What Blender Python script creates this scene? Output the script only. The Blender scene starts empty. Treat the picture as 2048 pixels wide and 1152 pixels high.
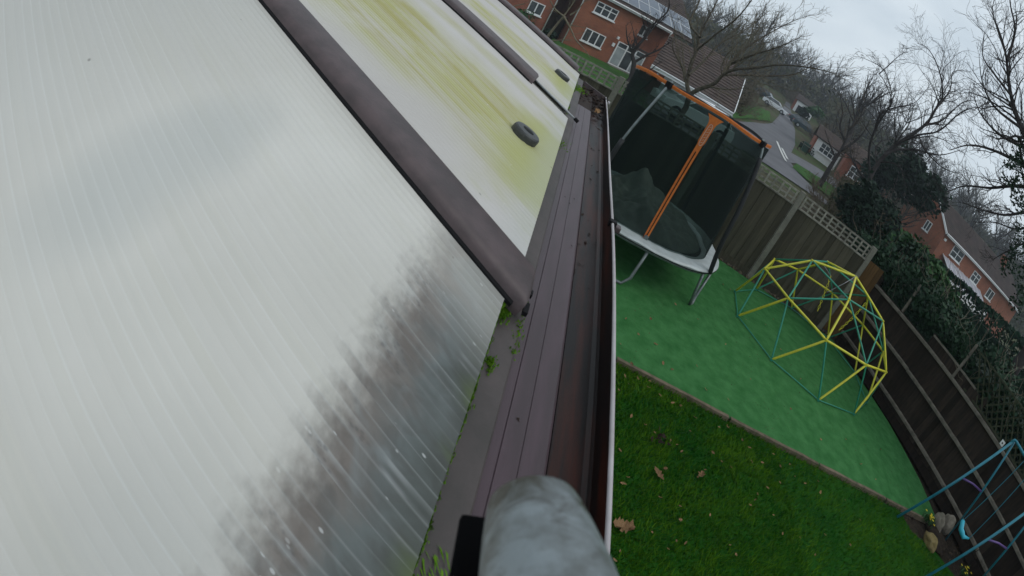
import bpy, bmesh, math, random
from mathutils import Matrix, Vector
random.seed(11)
sc = bpy.context.scene
R = math.radians
PI = math.pi

# ------------------------------------------------------------------ camera (wide fisheye lens held just above an eaves gutter)
CAM = Vector((0, 0, 2.743))
RW = Matrix(((0.15084322, 0.46881463, -0.8703213), (-0.8992622, 0.43072851, 0.07616063), (0.41057741, 0.77115874, 0.48655975)))
LA, LB = 0.87978247, 0.0573999847
cd = bpy.data.cameras.new('camera')
cam = bpy.data.objects.new('camera', cd)
sc.collection.objects.link(cam)
sc.camera = cam
cam.matrix_world = Matrix.Translation(CAM) @ RW.to_4x4()
cd.type = 'PANO'
cd.sensor_width = 36
cd.clip_end = 3000
cy = cd if hasattr(cd, 'panorama_type') else cd.cycles
cy.panorama_type = 'FISHEYE_LENS_POLYNOMIAL'
cy.fisheye_fov = PI
KF = 0.05688889
cy.fisheye_polynomial_k0 = 0
cy.fisheye_polynomial_k1 = -LA * KF
cy.fisheye_polynomial_k2 = 0
cy.fisheye_polynomial_k3 = -LB * KF ** 3
cy.fisheye_polynomial_k4 = 0
cd.dof.use_dof = True
cd.dof.focus_distance = 7.0
cd.lens = 36
cd.dof.aperture_fstop = 22

# ------------------------------------------------------------------ overcast sky and a weak, very soft sun
SUN_EL, SUN_AZ = R(48), R(200)
w = bpy.data.worlds.new("World")
sc.world = w
w.use_nodes = True
nt = w.node_tree
bg = nt.nodes['Background']
bg.inputs['Strength'].default_value = 0.1
sky = nt.nodes.new('ShaderNodeTexSky')
sky.sky_type = 'NISHITA'
sky.sun_disc = False
sky.sun_elevation = SUN_EL
sky.sun_rotation = SUN_AZ
tc = nt.nodes.new('ShaderNodeTexCoord')
mp = nt.nodes.new('ShaderNodeMapping')
mp.inputs['Scale'].default_value = (1.6, 1.6, 4.5)
mp.inputs['Rotation'].default_value = (0.3, 0.2, 0.5)
nz = nt.nodes.new('ShaderNodeTexNoise')
nz.inputs['Scale'].default_value = 1.7
nz.inputs['Detail'].default_value = 6
nz.inputs['Roughness'].default_value = 0.5
nz.inputs['Distortion'].default_value = 0.4
cr = nt.nodes.new('ShaderNodeValToRGB')
cr.color_ramp.elements[0].position = 0.30
cr.color_ramp.elements[0].color = (4.1, 4.75, 5.3, 1)
cr.color_ramp.elements[1].position = 0.72
cr.color_ramp.elements[1].color = (5.9, 6.45, 6.8, 1)
mx = nt.nodes.new('ShaderNodeMix')
mx.data_type = 'RGBA'
mx.inputs[0].default_value = 0.93
nt.links.new(tc.outputs['Generated'], mp.inputs['Vector'])
nt.links.new(mp.outputs[0], nz.inputs['Vector'])
nt.links.new(nz.outputs['Fac'], cr.inputs['Fac'])
nt.links.new(sky.outputs[0], mx.inputs[6])
nt.links.new(cr.outputs[0], mx.inputs[7])
nt.links.new(mx.outputs[2], bg.inputs['Color'])
sl = bpy.data.lights.new('sun', 'SUN')
sl.energy = 0.5
sl.angle = R(25)
sl.color = (1, 0.96, 0.9)
so = bpy.data.objects.new('sun', sl)
sc.collection.objects.link(so)
so.rotation_euler = (R(90) - SUN_EL, 0, PI - SUN_AZ)
sc.view_settings.view_transform = 'Standard'
sc.view_settings.look = 'None'
sc.view_settings.exposure = 0.55
sc.view_settings.gamma = 1

# ------------------------------------------------------------------ helpers
def ray(px, py):
    x = (px - 1024) / 1000; y = (576 - py) / 1000
    r = max(1e-6, math.hypot(x, y)); th = LA * r + LB * r ** 3
    s = math.sin(th) / r
    return (RW @ Vector((s * x, s * y, -math.cos(th)))).normalized()
def at_d(px, py, D):
    "point seen at that pixel at horizontal distance D"
    d = ray(px, py)
    return CAM + d * (D / math.hypot(d.x, d.y))
def at_z(px, py, z):
    d = ray(px, py)
    return CAM + d * ((z - CAM.z) / d.z)
def azd(az, D, z=0):
    return Vector((D * math.cos(R(az)), D * math.sin(R(az)), z))

def lerp(a, b, t): return a + (b - a) * t
def interp(x, pts):
    if x <= pts[0][0]: return pts[0][1]
    for (x0, y0), (x1, y1) in zip(pts, pts[1:]):
        if x <= x1:
            t = (x - x0) / (x1 - x0)
            t = t * t * (3 - 2 * t) * 0.5 + t * 0.5
            return y0 + (y1 - y0) * t
    return pts[-1][1]
F0 = [(0, -.12), (13, -.12), (20, -.3), (42, -.42), (60, -.8), (85, -.2), (115, 2.5), (150, 7), (220, 13), (420, 24), (900, 30)]
F1 = [(0, -.12), (13, -.12), (22, -.1), (30, .12), (38, .55), (55, 1.3), (85, 3.5), (100, 5), (120, 7.4), (160, 10), (220, 14), (420, 24), (900, 30)]
def terrain(x, y):
    D = math.hypot(x, y); az = math.degrees(math.atan2(y, x))
    wgt = interp(az, [(-37, 0), (-31, 1), (-15, 1), (-8, 0)])
    return lerp(interp(D, F0), interp(D, F1), wgt)
def look(px, py):
    "where the view ray of that pixel meets the terrain"
    d = ray(px, py); h = math.hypot(d.x, d.y); D = 14.
    while D < 600:
        p = CAM + d * (D / h)
        if p.z <= terrain(p.x, p.y): return p
        D += .25
    p = CAM + d * (90 / h); p.z = terrain(p.x, p.y)
    return p

MATS = {}
def mat(name, col, rough=.75, col2=None, scale=4, detail=5, lo=.35, hi=.65, bump=0, bscale=60, metal=0, spec=.5,
        stretch=(1, 1, 1), rnd=0, coord='Object', coat=0):
    m = bpy.data.materials.new(name); m.use_nodes = True
    t = m.node_tree; b = t.nodes['Principled BSDF']
    b.inputs['Roughness'].default_value = rough
    b.inputs['Metallic'].default_value = metal
    b.inputs['Specular IOR Level'].default_value = .10 if (rough >= .75 and spec == .5) else spec
    if coat: b.inputs['Coat Weight'].default_value = coat
    b.inputs['Base Color'].default_value = (*col, 1)
    tcn = t.nodes.new('ShaderNodeTexCoord'); mpn = t.nodes.new('ShaderNodeMapping')
    mpn.inputs['Scale'].default_value = stretch
    t.links.new(tcn.outputs[coord], mpn.inputs[0])
    out = None
    if col2:
        n = t.nodes.new('ShaderNodeTexNoise'); n.inputs['Scale'].default_value = scale; n.inputs['Detail'].default_value = detail
        n.inputs['Roughness'].default_value = .6
        t.links.new(mpn.outputs[0], n.inputs['Vector'])
        c = t.nodes.new('ShaderNodeValToRGB')
        c.color_ramp.elements[0].position = lo; c.color_ramp.elements[1].position = hi
        c.color_ramp.elements[0].color = (*col, 1); c.color_ramp.elements[1].color = (*col2, 1)
        t.links.new(n.outputs['Fac'], c.inputs[0]); out = c.outputs[0]
    if rnd:
        oi = t.nodes.new('ShaderNodeObjectInfo'); mr = t.nodes.new('ShaderNodeMapRange')
        mr.inputs[3].default_value = 1 - rnd; mr.inputs[4].default_value = 1 + rnd
        t.links.new(oi.outputs['Random'], mr.inputs[0])
        h = t.nodes.new('ShaderNodeHueSaturation')
        if out: t.links.new(out, h.inputs['Color'])
        else: h.inputs['Color'].default_value = (*col, 1)
        t.links.new(mr.outputs[0], h.inputs['Value']); out = h.outputs[0]
    if out: t.links.new(out, b.inputs['Base Color'])
    if bump:
        n = t.nodes.new('ShaderNodeTexNoise'); n.inputs['Scale'].default_value = bscale; n.inputs['Detail'].default_value = 4
        t.links.new(mpn.outputs[0], n.inputs['Vector'])
        bp = t.nodes.new('ShaderNodeBump'); bp.inputs['Strength'].default_value = bump; bp.inputs['Distance'].default_value = .02
        t.links.new(n.outputs['Fac'], bp.inputs['Height']); t.links.new(bp.outputs[0], b.inputs['Normal'])
    MATS[name] = m
    return m

FR = {}                                             # object -> inverse matrix of its thing's frame
def root(name, label, cat, loc=(0, 0, 0), rz=0, group=None):
    o = bpy.data.objects.new(name, None); sc.collection.objects.link(o)
    o.empty_display_size = .2
    o.location = loc; o.rotation_euler = (0, 0, rz)
    tag(o, label, cat, group)
    FR[o.name] = (Matrix.Translation(Vector(loc)) @ Matrix.Rotation(rz, 4, 'Z')).inverted()
    return o
def tag(o, label=None, cat=None, group=None, kind=None):
    for k, v in (('label', label), ('category', cat), ('group', group), ('kind', kind)):
        if v: o[k] = v
    return o

class MB:
    def __init__(s): s.v = []; s.f = []
    def quad(s, *p):
        i = len(s.v); s.v += [tuple(q) for q in p]; s.f.append(tuple(range(i, i + len(p))))
    def box(s, c, size, M=None):
        hx, hy, hz = size[0] / 2, size[1] / 2, size[2] / 2; c = Vector(c); i = len(s.v)
        for dx, dy, dz in ((-1,-1,-1),(1,-1,-1),(1,1,-1),(-1,1,-1),(-1,-1,1),(1,-1,1),(1,1,1),(-1,1,1)):
            d = Vector((dx * hx, dy * hy, dz * hz))
            s.v.append(tuple(c + (M @ d if M else d)))
        for q in ((0,3,2,1),(4,5,6,7),(0,1,5,4),(1,2,6,5),(2,3,7,6),(3,0,4,7)): s.f.append(tuple(i + k for k in q))
    def beam(s, a, b, wd, ht, up=Vector((0, 0, 1))):
        a = Vector(a); b = Vector(b); d = b - a; L = d.length; x = d / L
        y = up.cross(x)
        if y.length < 1e-4: y = Vector((0, 1, 0)).cross(x)
        y.normalize(); z = x.cross(y)
        s.box((a + b) / 2, (L, wd, ht), Matrix((x, y, z)).transposed())
    def prism(s, poly, vec):
        i = len(s.v); n = len(poly); vec = Vector(vec)
        s.v += [tuple(p) for p in poly] + [tuple(Vector(p) + vec) for p in poly]
        s.f.append(tuple(range(i + n - 1, i - 1, -1))); s.f.append(tuple(range(i + n, i + 2 * n)))
        for k in range(n): s.f.append((i + k, i + (k + 1) % n, i + n + (k + 1) % n, i + n + k))
    def tube(s, pts, r, n=6, caps=True, closed=False):
        pts = [Vector(p) for p in pts]; m = len(pts); i0 = len(s.v)
        rr = r if isinstance(r, (list, tuple)) else [r] * m
        u = None
        for k in range(m):
            if closed: t = pts[(k + 1) % m] - pts[k - 1]
            else: t = pts[min(k + 1, m - 1)] - pts[max(k - 1, 0)]
            if t.length < 1e-9: t = Vector((0, 0, 1))
            t.normalize()
            if u is None:
                u = t.cross(Vector((0, 0, 1)))
                if u.length < .05: u = t.cross(Vector((0, 1, 0)))
            else: u = u - t * u.dot(t)
            if u.length < 1e-6: u = t.orthogonal()
            u.normalize(); q = t.cross(u)
            for j in range(n):
                a = 2 * PI * j / n
                s.v.append(tuple(pts[k] + (u * math.cos(a) + q * math.sin(a)) * rr[k]))
        for k in range(m if closed else m - 1):
            for j in range(n):
                a = i0 + k * n + j; b = i0 + k * n + (j + 1) % n
                kk = (k + 1) % m
                s.f.append((a, b, i0 + kk * n + (j + 1) % n, i0 + kk * n + j))
        if caps and not closed:
            s.f.append(tuple(i0 + j for j in range(n - 1, -1, -1)))
            s.f.append(tuple(i0 + (m - 1) * n + j for j in range(n)))
    def grid(s, fn, nu, nv, wrap=False):
        i = len(s.v)
        for a in range(nu + (0 if wrap else 1)):
            for b in range(nv + 1): s.v.append(tuple(fn(a / nu, b / nv)))
        cols = nu if wrap else nu + 1
        for a in range(nu):
            a2 = (a + 1) % cols
            for b in range(nv): s.f.append((i + a * (nv + 1) + b, i + a2 * (nv + 1) + b, i + a2 * (nv + 1) + b + 1, i + a * (nv + 1) + b + 1))
    def mesh(s, name, m=None, smooth=False, inv=None, bevel=0):
        me = bpy.data.meshes.new(name)
        vs = [tuple(inv @ Vector(v)) for v in s.v] if inv else s.v
        me.from_pydata(vs, [], s.f); me.update()
        if bevel:
            bm = bmesh.new(); bm.from_mesh(me)
            bmesh.ops.remove_doubles(bm, verts=bm.verts, dist=1e-5)
            bmesh.ops.bevel(bm, geom=[e for e in bm.edges if len(e.link_faces) == 2 and e.calc_face_angle(0) > .5], offset=bevel, segments=2, affect='EDGES', profile=.6, clamp_overlap=True)
            bm.to_mesh(me); bm.free()
        if smooth:
            me.polygons.foreach_set('use_smooth', [True] * len(me.polygons))
            if smooth == 'auto':
                me.set_sharp_from_angle(angle=R(40))
        if m: me.materials.append(m)
        return me
    def build(s, name, m=None, parent=None, smooth=False, bevel=0, label=None, cat=None, group=None, kind=None, local=False):
        inv = FR.get(parent.name) if parent else None
        me = s.mesh(name, m, smooth, None if local else inv, bevel)
        o = bpy.data.objects.new(name, me); sc.collection.objects.link(o)
        if parent:
            o.parent = parent
            if inv: FR[o.name] = inv
        return tag(o, label, cat, group, kind)
def put(me, name, parent=None, loc=(0, 0, 0), rot=(0, 0, 0), scale=None):
    "an object that shares the mesh me, placed in its thing's own frame"
    o = bpy.data.objects.new(name, me); sc.collection.objects.link(o)
    o.parent = parent; o.location = loc; o.rotation_euler = rot
    if scale: o.scale = scale
    if parent and parent.name in FR: FR[o.name] = FR[parent.name]
    return o
def copy_tree(o, parent=None):
    c = o.copy(); sc.collection.objects.link(c); c.parent = parent
    for ch in list(o.children): copy_tree(ch, c)
    return c

# ------------------------------------------------------------------ materials
m_cap = mat('brown_plastic', (.088, .064, .066), .5, (.060, .046, .047), 14, detail=9, lo=.40, hi=.62, bump=.06, bscale=150, spec=.4)
m_plank = mat('mauve_brown_foil', (.060, .036, .044), .45, (.043, .027, .031), 7, detail=9, stretch=(.7, 6, 6), lo=.38, hi=.64, bump=.05, bscale=90, spec=.45)
m_flash = mat('dirty_flashing', (.070, .055, .052), .6, (.045, .038, .034), 9, bump=.06, bscale=70)
m_gut = mat('gutter_brown', (.008, .005, .0045), .45, (.050, .010, .004), 2.2, stretch=(.9, 9, 9), lo=.44, hi=.66, bump=.08, spec=.25)
m_lip = mat('weathered_sky_lit_edge', (.46, .43, .43), .5, (.36, .33, .33), 9)  # weathered grey, with the sky's reflection mixed into the pale colour
m_black = mat('black_plastic', (.006, .006, .007), .7, spec=.2)
m_rubber = mat('dark_grey_plastic', (.050, .054, .054), .5, (.034, .036, .036), 20, bump=.04)
m_alu = mat('dull_aluminium', (.34, .36, .37), .5, (.25, .27, .28), 12)
m_tube = mat('scuffed_grey_tube', (.22, .25, .26), .45, (.07, .072, .06), 20, lo=.44, hi=.62, detail=9, bump=.12, bscale=60, metal=.15)
m_moss = mat('moss', (.13, .26, .015), .95, (.06, .14, .010), 40)
m_litter = mat('wet_leaf_litter', (.014, .009, .007), .75, (.032, .016, .010), 30, spec=.2)
m_leaf = mat('dead_leaf', (.30, .19, .10), .8, (.18, .10, .05), 30, rnd=.35)
m_turf = mat('artificial_turf', (.064, .215, .068), .95, (.034, .148, .040), 5, detail=12, lo=.36, hi=.66, bump=.9, bscale=130)
m_soil = mat('soil', (.045, .033, .024), .95, (.022, .017, .013), 14, bump=.8, bscale=40)
m_kerb = mat('weathered_edging', (.17, .135, .095), .9, (.085, .075, .05), 9, bump=.25, bscale=50, rnd=.1)
m_board = mat('weathered_fence_board', (.108, .095, .068), .85, (.055, .050, .036), 3.2, stretch=(9, 9, .8), lo=.3, hi=.75, bump=.2, bscale=30, rnd=.30)
m_bboard = mat('orange_brown_board', (.15, .085, .035), .85, (.09, .05, .022), 3, stretch=(8, 8, .8), rnd=.15)
m_post = mat('concrete_post', (.235, .225, .185), .9, (.17, .16, .135), 12, bump=.15, bscale=70)
m_slat = mat('grey_trellis_slat', (.30, .285, .24), .85, (.15, .14, .115), 8, rnd=.2)
m_dboard = mat('dark_stained_board', (.034, .024, .018), .8, (.016, .013, .011), 3, stretch=(6, 6, 1), rnd=.40)
m_drail = mat('weathered_dark_rail', (.19, .17, .14), .85, (.10, .09, .074), 7, bump=.2)
m_pad = mat('grey_vinyl_pad', (.46, .50, .50), .45, (.36, .39, .38), 5, bump=.06, bscale=18)
m_steel = mat('galvanised_steel', (.22, .25, .25), .45, (.15, .17, .17), 14, metal=.5)
m_foam = mat('black_foam', (.009, .010, .012), .65)
m_orange = mat('orange_webbing', (.60, .165, .022), .7, (.50, .12, .016), 30, bump=.08)
m_tmat = mat('trampoline_mat', (.020, .026, .024), .8, (.03, .038, .034), 20)
m_cover = mat('crumpled_dark_sheet', (.105, .120, .098), .7, (.065, .075, .060), 6)
m_yel = mat('yellow_paint', (.66, .61, .045), .45, (.54, .50, .04), 14)
m_grn = mat('teal_green_paint', (.025, .26, .17), .45, (.02, .21, .14), 14)
m_chain = mat('yellow_chain', (.55, .50, .03), .5)
m_rope = mat('pale_cord', (.35, .33, .36), .8)
m_cyan = mat('cyan_paint', (.018, .20, .27), .4, (.014, .16, .22), 12)
m_cyan2 = mat('cyan_plastic', (.03, .40, .52), .4)
m_purple = mat('purple_plastic', (.10, .05, .20), .5)
m_stone = mat('pale_stone', (.24, .21, .165), .9, (.14, .12, .095), 8, bump=.4, bscale=20)
m_ystone = mat('yellow_sandstone', (.26, .20, .085), .9, (.17, .13, .06), 8, bump=.4, bscale=20)
m_yflow = mat('yellow_petal', (.62, .50, .02), .7)
m_white = mat('white_paint', (.72, .73, .72), .5, (.62, .63, .62), 4)
m_wplastic = mat('white_upvc', (.74, .75, .75), .35)
m_glass = mat('window_glass', (.035, .045, .05), .08, (.09, .105, .11), 1.2, spec=.7)
m_solar = mat('solar_panel', (.13, .155, .195), .22, (.11, .135, .17), .8, spec=.7, rnd=.08)
m_tyre = mat('tyre', (.012, .012, .012), .8)
m_bark = mat('bark', (.12, .105, .08), .95, (.05, .043, .033), 9, bump=.5, bscale=25)
m_twig = mat('twig', (.175, .15, .11), .9, (.10, .088, .066), 5)
m_twigl = mat('pale_twig', (.20, .17, .12), .9, (.12, .10, .07), 5)
m_twigd = mat('dark_twig', (.05, .045, .042), .9, (.035, .03, .03), 5)
m_strap = mat('black_strap', (.003, .003, .0035), .95, spec=.05)
m_ftwig = mat('distant_twig', (.115, .105, .09), .95, (.07, .072, .055), .15)
m_shrub = mat('brown_shrub_twig', (.13, .10, .075), .95, (.075, .065, .045), .6)
m_ivy = mat('ivy_leaf', (.008, .026, .013), .65, (.016, .046, .018), 2.5, spec=.2)
m_hedge = mat('conifer_hedge', (.010, .040, .018), .85, (.006, .025, .013), 3.5, spec=.2)
m_lgreen = mat('light_laurel_leaf', (.040, .110, .028), .75, (.018, .055, .018), 3, spec=.25)
m_dgreen = mat('dark_evergreen_leaf', (.014, .034, .018), .8, (.008, .021, .012), 2, spec=.2)
m_road = mat('asphalt', (.155, .155, .165), .9, (.12, .12, .128), .5, bump=.1, bscale=30)
m_paint = mat('road_paint', (.6, .6, .58), .8)
# ================================================================== THE CONSERVATORY
EX = Vector((1, 0, 0)); RD = Vector((.3732, .8912, .2592)).normalized()
RN = EX.cross(RD).normalized(); RO = Vector((0, -.078, 2.223))
RS = RN.cross(EX)                                   # straight up the slope
def RP(s, t, off=0): return RO + EX * s + RD * t + RN * off
FLUTE = .0225

def roof_mat(name, kind):
    "opal polycarbonate: flutes, web lines, trapped dirty water (kind 1) or algae bands (kinds 2, 3); UV = (s, t) in metres"
    m = bpy.data.materials.new(name); m.use_nodes = True
    t = m.node_tree; L = t.links.new; b = t.nodes['Principled BSDF']
    def N(k, **kw):
        n = t.nodes.new(k)
        for a, v in kw.items(): setattr(n, a, v)
        return n
    def math_(op, a, c=None, d=None, clamp=False):
        n = N('ShaderNodeMath', operation=op); n.use_clamp = clamp
        for i, x in enumerate((a, c, d)):
            if x is None: continue
            if isinstance(x, (int, float)): n.inputs[i].default_value = x
            else: L(x, n.inputs[i])
        return n.outputs[0]
    def noise(vec, scale, detail=4, dist=0):
        n = N('ShaderNodeTexNoise'); n.inputs['Scale'].default_value = scale; n.inputs['Detail'].default_value = detail
        n.inputs['Distortion'].default_value = dist
        L(vec, n.inputs['Vector']); return n.outputs['Fac']
    def comb(x, y, z=0.):
        n = N('ShaderNodeCombineXYZ')
        for i, q in enumerate((x, y, z)):
            if isinstance(q, (int, float)): n.inputs[i].default_value = q
            else: L(q, n.inputs[i])
        return n.outputs[0]
    def ramp(x, a, c): # smooth 0..1 between a and c
        n = N('ShaderNodeMapRange', interpolation_type='SMOOTHSTEP'); L(x, n.inputs[0])
        n.inputs[1].default_value = a; n.inputs[2].default_value = c
        return n.outputs[0]
    def mixc(f, c1, c2):
        n = N('ShaderNodeMix', data_type='RGBA')
        if isinstance(f, (int, float)): n.inputs[0].default_value = f
        else: L(f, n.inputs[0])
        for i, q in ((6, c1), (7, c2)):
            if isinstance(q, tuple): n.inputs[i].default_value = (*q, 1)
            else: L(q, n.inputs[i])
        return n.outputs[2]
    uv = N('ShaderNodeUVMap').outputs[0]; sp = N('ShaderNodeSeparateXYZ'); L(uv, sp.inputs[0])
    s, v = sp.outputs[0], sp.outputs[1]
    fi = math_('DIVIDE', s, FLUTE); fl = math_('FLOOR', fi); fr = math_('FRACT', fi)
    web = math_('ABSOLUTE', math_('SUBTRACT', fr, .5))                 # .5 at the webs
    webl = ramp(web, .36, .5)
    wn = N('ShaderNodeTexWhiteNoise', noise_dimensions='1D'); L(fl, wn.inputs['W']); fr1 = wn.outputs['Value']
    wn2 = N('ShaderNodeTexWhiteNoise', noise_dimensions='1D'); L(math_('ADD', fl, 71.3), wn2.inputs['W']); fr2 = wn2.outputs['Value']
    big = noise(comb(s, v), 1.6, 5)
    mid = noise(comb(math_('MULTIPLY', s, 6.), math_('MULTIPLY', v, 3.)), 1., 5)
    strip = noise(comb(math_('MULTIPLY', fl, .37), math_('MULTIPLY', v, 1.2)), 1.4, 4)
    if kind == 1:
        white = mixc(ramp(big, .35, .68), (.53, .515, .47), (.61, .595, .55))
        white = mixc(math_('MULTIPLY', ramp(strip, .45, .8), .22), white, (.48, .47, .37))
        # broad soft shade of pole and camera, painted into the colour half way up the sheet
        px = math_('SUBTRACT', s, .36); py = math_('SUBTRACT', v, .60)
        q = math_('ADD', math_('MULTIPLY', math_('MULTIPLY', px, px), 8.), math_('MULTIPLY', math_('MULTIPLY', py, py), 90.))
        pole_shade = math_('MULTIPLY', math_('SUBTRACT', 1., ramp(math_('ADD', q, math_('MULTIPLY', mid, .9)), .3, 1.7)), .38)
        white = mixc(pole_shade, white, (.36, .39, .385))
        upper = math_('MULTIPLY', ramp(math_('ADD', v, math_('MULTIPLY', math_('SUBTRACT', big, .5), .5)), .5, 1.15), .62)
        white = mixc(upper, white, (.42, .42, .395))  # dull reflection on the upper sheet, painted in as grey
        white = mixc(math_('MULTIPLY', math_('MULTIPLY', webl, ramp(fr1, .0, 1.)), .20), white, (.72, .75, .74))
        shade = math_('MULTIPLY', math_('SUBTRACT', 1., ramp(web, .02, .3)), math_('MULTIPLY', fr2, .11))
        white = mixc(shade, white, (.40, .41, .39))
        # dirty water standing in the lower ends of the flutes
        edge = math_('ADD', math_('ADD', .150, math_('MULTIPLY', fr1, .022)), math_('MULTIPLY', mid, .06))
        e2 = math_('ADD', edge, math_('MULTIPLY', math_('SUBTRACT', noise(comb(math_('MULTIPLY', s, 50.), math_('MULTIPLY', v, 60.)), 1., 3), .5), .055))
        wet = math_('SUBTRACT', 1., ramp(math_('SUBTRACT', v, e2), -.060, .034))
        dirt = noise(comb(math_('MULTIPLY', s, 9.), math_('MULTIPLY', v, 7.)), 1.2, 6, .5)
        vz = math_('ADD', v, math_('MULTIPLY', math_('SUBTRACT', dirt, .5), .16))
        dc = mixc(ramp(vz, .075, .14), (.125, .140, .136), (.165, .146, .130))
        dc = mixc(math_('MULTIPLY', ramp(noise(comb(math_('MULTIPLY', s, 22.), math_('MULTIPLY', v, 15.)), 1.2, 6, 1.), .38, .7), .42), dc, (.082, .076, .070))
        dc = mixc(math_('MULTIPLY', ramp(noise(comb(math_('MULTIPLY', s, 14.), math_('MULTIPLY', v, 12.), 5.), 1.2, 5, .6), .5, .72), .45), dc, (.20, .225, .225))
        strk = math_('MULTIPLY', ramp(fr2, .55, .95), ramp(noise(comb(math_('MULTIPLY', fl, 3.7), math_('MULTIPLY', v, 9.)), 1., 2), .45, .62))
        dc = mixc(math_('MULTIPLY', math_('MULTIPLY', strk, ramp(web, .05, .4)), .45), dc, (.40, .42, .42))
        dc = mixc(math_('MULTIPLY', math_('SUBTRACT', 1., ramp(vz, .0, .10)), .74), dc, (.050, .055, .047))
        dc = mixc(math_('MULTIPLY', math_('MULTIPLY', ramp(web, .34, .5), ramp(fr1, .1, .8)), .26), dc, (.36, .38, .37))
        vo = N('ShaderNodeTexVoronoi', feature='F1'); vo.inputs['Scale'].default_value = 1.
        L(comb(math_('MULTIPLY', s, 120.), math_('MULTIPLY', v, 75.)), vo.inputs['Vector'])
        bub = math_('SUBTRACT', 1., ramp(vo.outputs['Distance'], .18, .42))
        near = math_('MULTIPLY', ramp(math_('SUBTRACT', v, edge), -.10, -.02), ramp(fr2, .55, .75))
        dc = mixc(math_('MULTIPLY', math_('MULTIPLY', bub, near), .55), dc, (.055, .055, .06))
        vo2 = N('ShaderNodeTexVoronoi', feature='F1'); vo2.inputs['Scale'].default_value = 1.
        L(comb(math_('MULTIPLY', s, 60.), math_('MULTIPLY', v, 34.), 3.), vo2.inputs['Vector'])
        spk = math_('MULTIPLY', math_('SUBTRACT', 1., ramp(vo2.outputs['Distance'], .08, .16)), ramp(fr1, .6, .7))
        dc = mixc(math_('MULTIPLY', spk, .6), dc, (.55, .56, .55))
        col = mixc(math_('MULTIPLY', wet, math_('SUBTRACT', 1., math_('MULTIPLY', ramp(s, .60, .84), .42))), white, dc)
        moss = math_('MULTIPLY', math_('SUBTRACT', 1., ramp(v, .0, .05)), ramp(mid, .48, .62))
        col = mixc(math_('MULTIPLY', moss, .55), col, (.09, .13, .03))
    else:
        white = mixc(ramp(big, .35, .68), (.47, .445, .415), (.52, .50, .475))
        white = mixc(math_('MULTIPLY', webl, .12), white, (.55, .54, .5))
        if kind == 2: c0, wd = 1.76, .60
        else: c0, wd = 3.42, .36
        sh = math_('ADD', s, math_('MULTIPLY', v, .12))
        cen = math_('ADD', math_('SUBTRACT', sh, c0), math_('MULTIPLY', math_('SUBTRACT', big, .5), .5))
        band = math_('SUBTRACT', 1., ramp(math_('ABSOLUTE', cen), wd * .30, wd))
        band2 = math_('MULTIPLY', math_('SUBTRACT', 1., ramp(math_('ABSOLUTE', math_('SUBTRACT', sh, c0 + .66)), .03, .13)), .55)
        per = math_('ADD', .66, math_('MULTIPLY', fr1, .36))
        st = math_('ADD', .60, math_('MULTIPLY', ramp(strip, .3, .62), .45))
        pat = math_('ADD', .62, math_('MULTIPLY', ramp(noise(comb(math_('MULTIPLY', s, 4.5), math_('MULTIPLY', v, 3.2)), 1.2, 7, .4), .34, .6), .48))
        yel = math_('MULTIPLY', math_('MULTIPLY', math_('MULTIPLY', math_('MAXIMUM', band, band2), per), st), pat, clamp=True)
        yc = mixc(ramp(noise(comb(math_('MULTIPLY', fl, .21), math_('MULTIPLY', v, 1.5)), 1.2, 3), .4, .6), (.36, .335, .085), (.41, .415, .135))
        col = mixc(math_('MULTIPLY', yel, .84), white, yc)
        col = mixc(math_('MULTIPLY', math_('MULTIPLY', math_('SUBTRACT', 1., ramp(web, .05, .32)), yel), .50), col, (.25, .225, .06))
        low = math_('MULTIPLY', math_('SUBTRACT', 1., ramp(v, .05, .30)), ramp(math_('ADD', mid, math_('MULTIPLY', band, .35)), .46, .78))
        col = mixc(math_('MULTIPLY', low, .85), col, (.36, .37, .14))
        scr = noise(comb(math_('MULTIPLY', s, 5.), math_('MULTIPLY', v, 26.)), 2.2, 4, 2.)
        col = mixc(math_('MULTIPLY', ramp(scr, .70, .78), .5), col, (.72, .71, .7))
        grey = math_('MULTIPLY', math_('SUBTRACT', 1., ramp(v, .0, .13)), .35)
        col = mixc(grey, col, (.40, .42, .40))
    # fly specks
    vo3 = N('ShaderNodeTexVoronoi', feature='F1'); vo3.inputs['Scale'].default_value = 6.5
    L(comb(s, v, 9.), vo3.inputs['Vector'])
    col = mixc(math_('MULTIPLY', math_('SUBTRACT', 1., ramp(vo3.outputs['Distance'], .018, .034)), .6), col, (.16, .15, .14))
    L(col, b.inputs['Base Color'])
    b.inputs['Roughness'].default_value = .62; b.inputs['Specular IOR Level'].default_value = .20
    bp = N('ShaderNodeBump'); bp.inputs['Strength'].default_value = .12; bp.inputs['Distance'].default_value = .002
    L(noise(comb(math_('MULTIPLY', s, 90.), math_('MULTIPLY', v, 40.)), 1., 3), bp.inputs['Height']); L(bp.outputs[0], b.inputs['Normal'])
    return m

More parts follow.
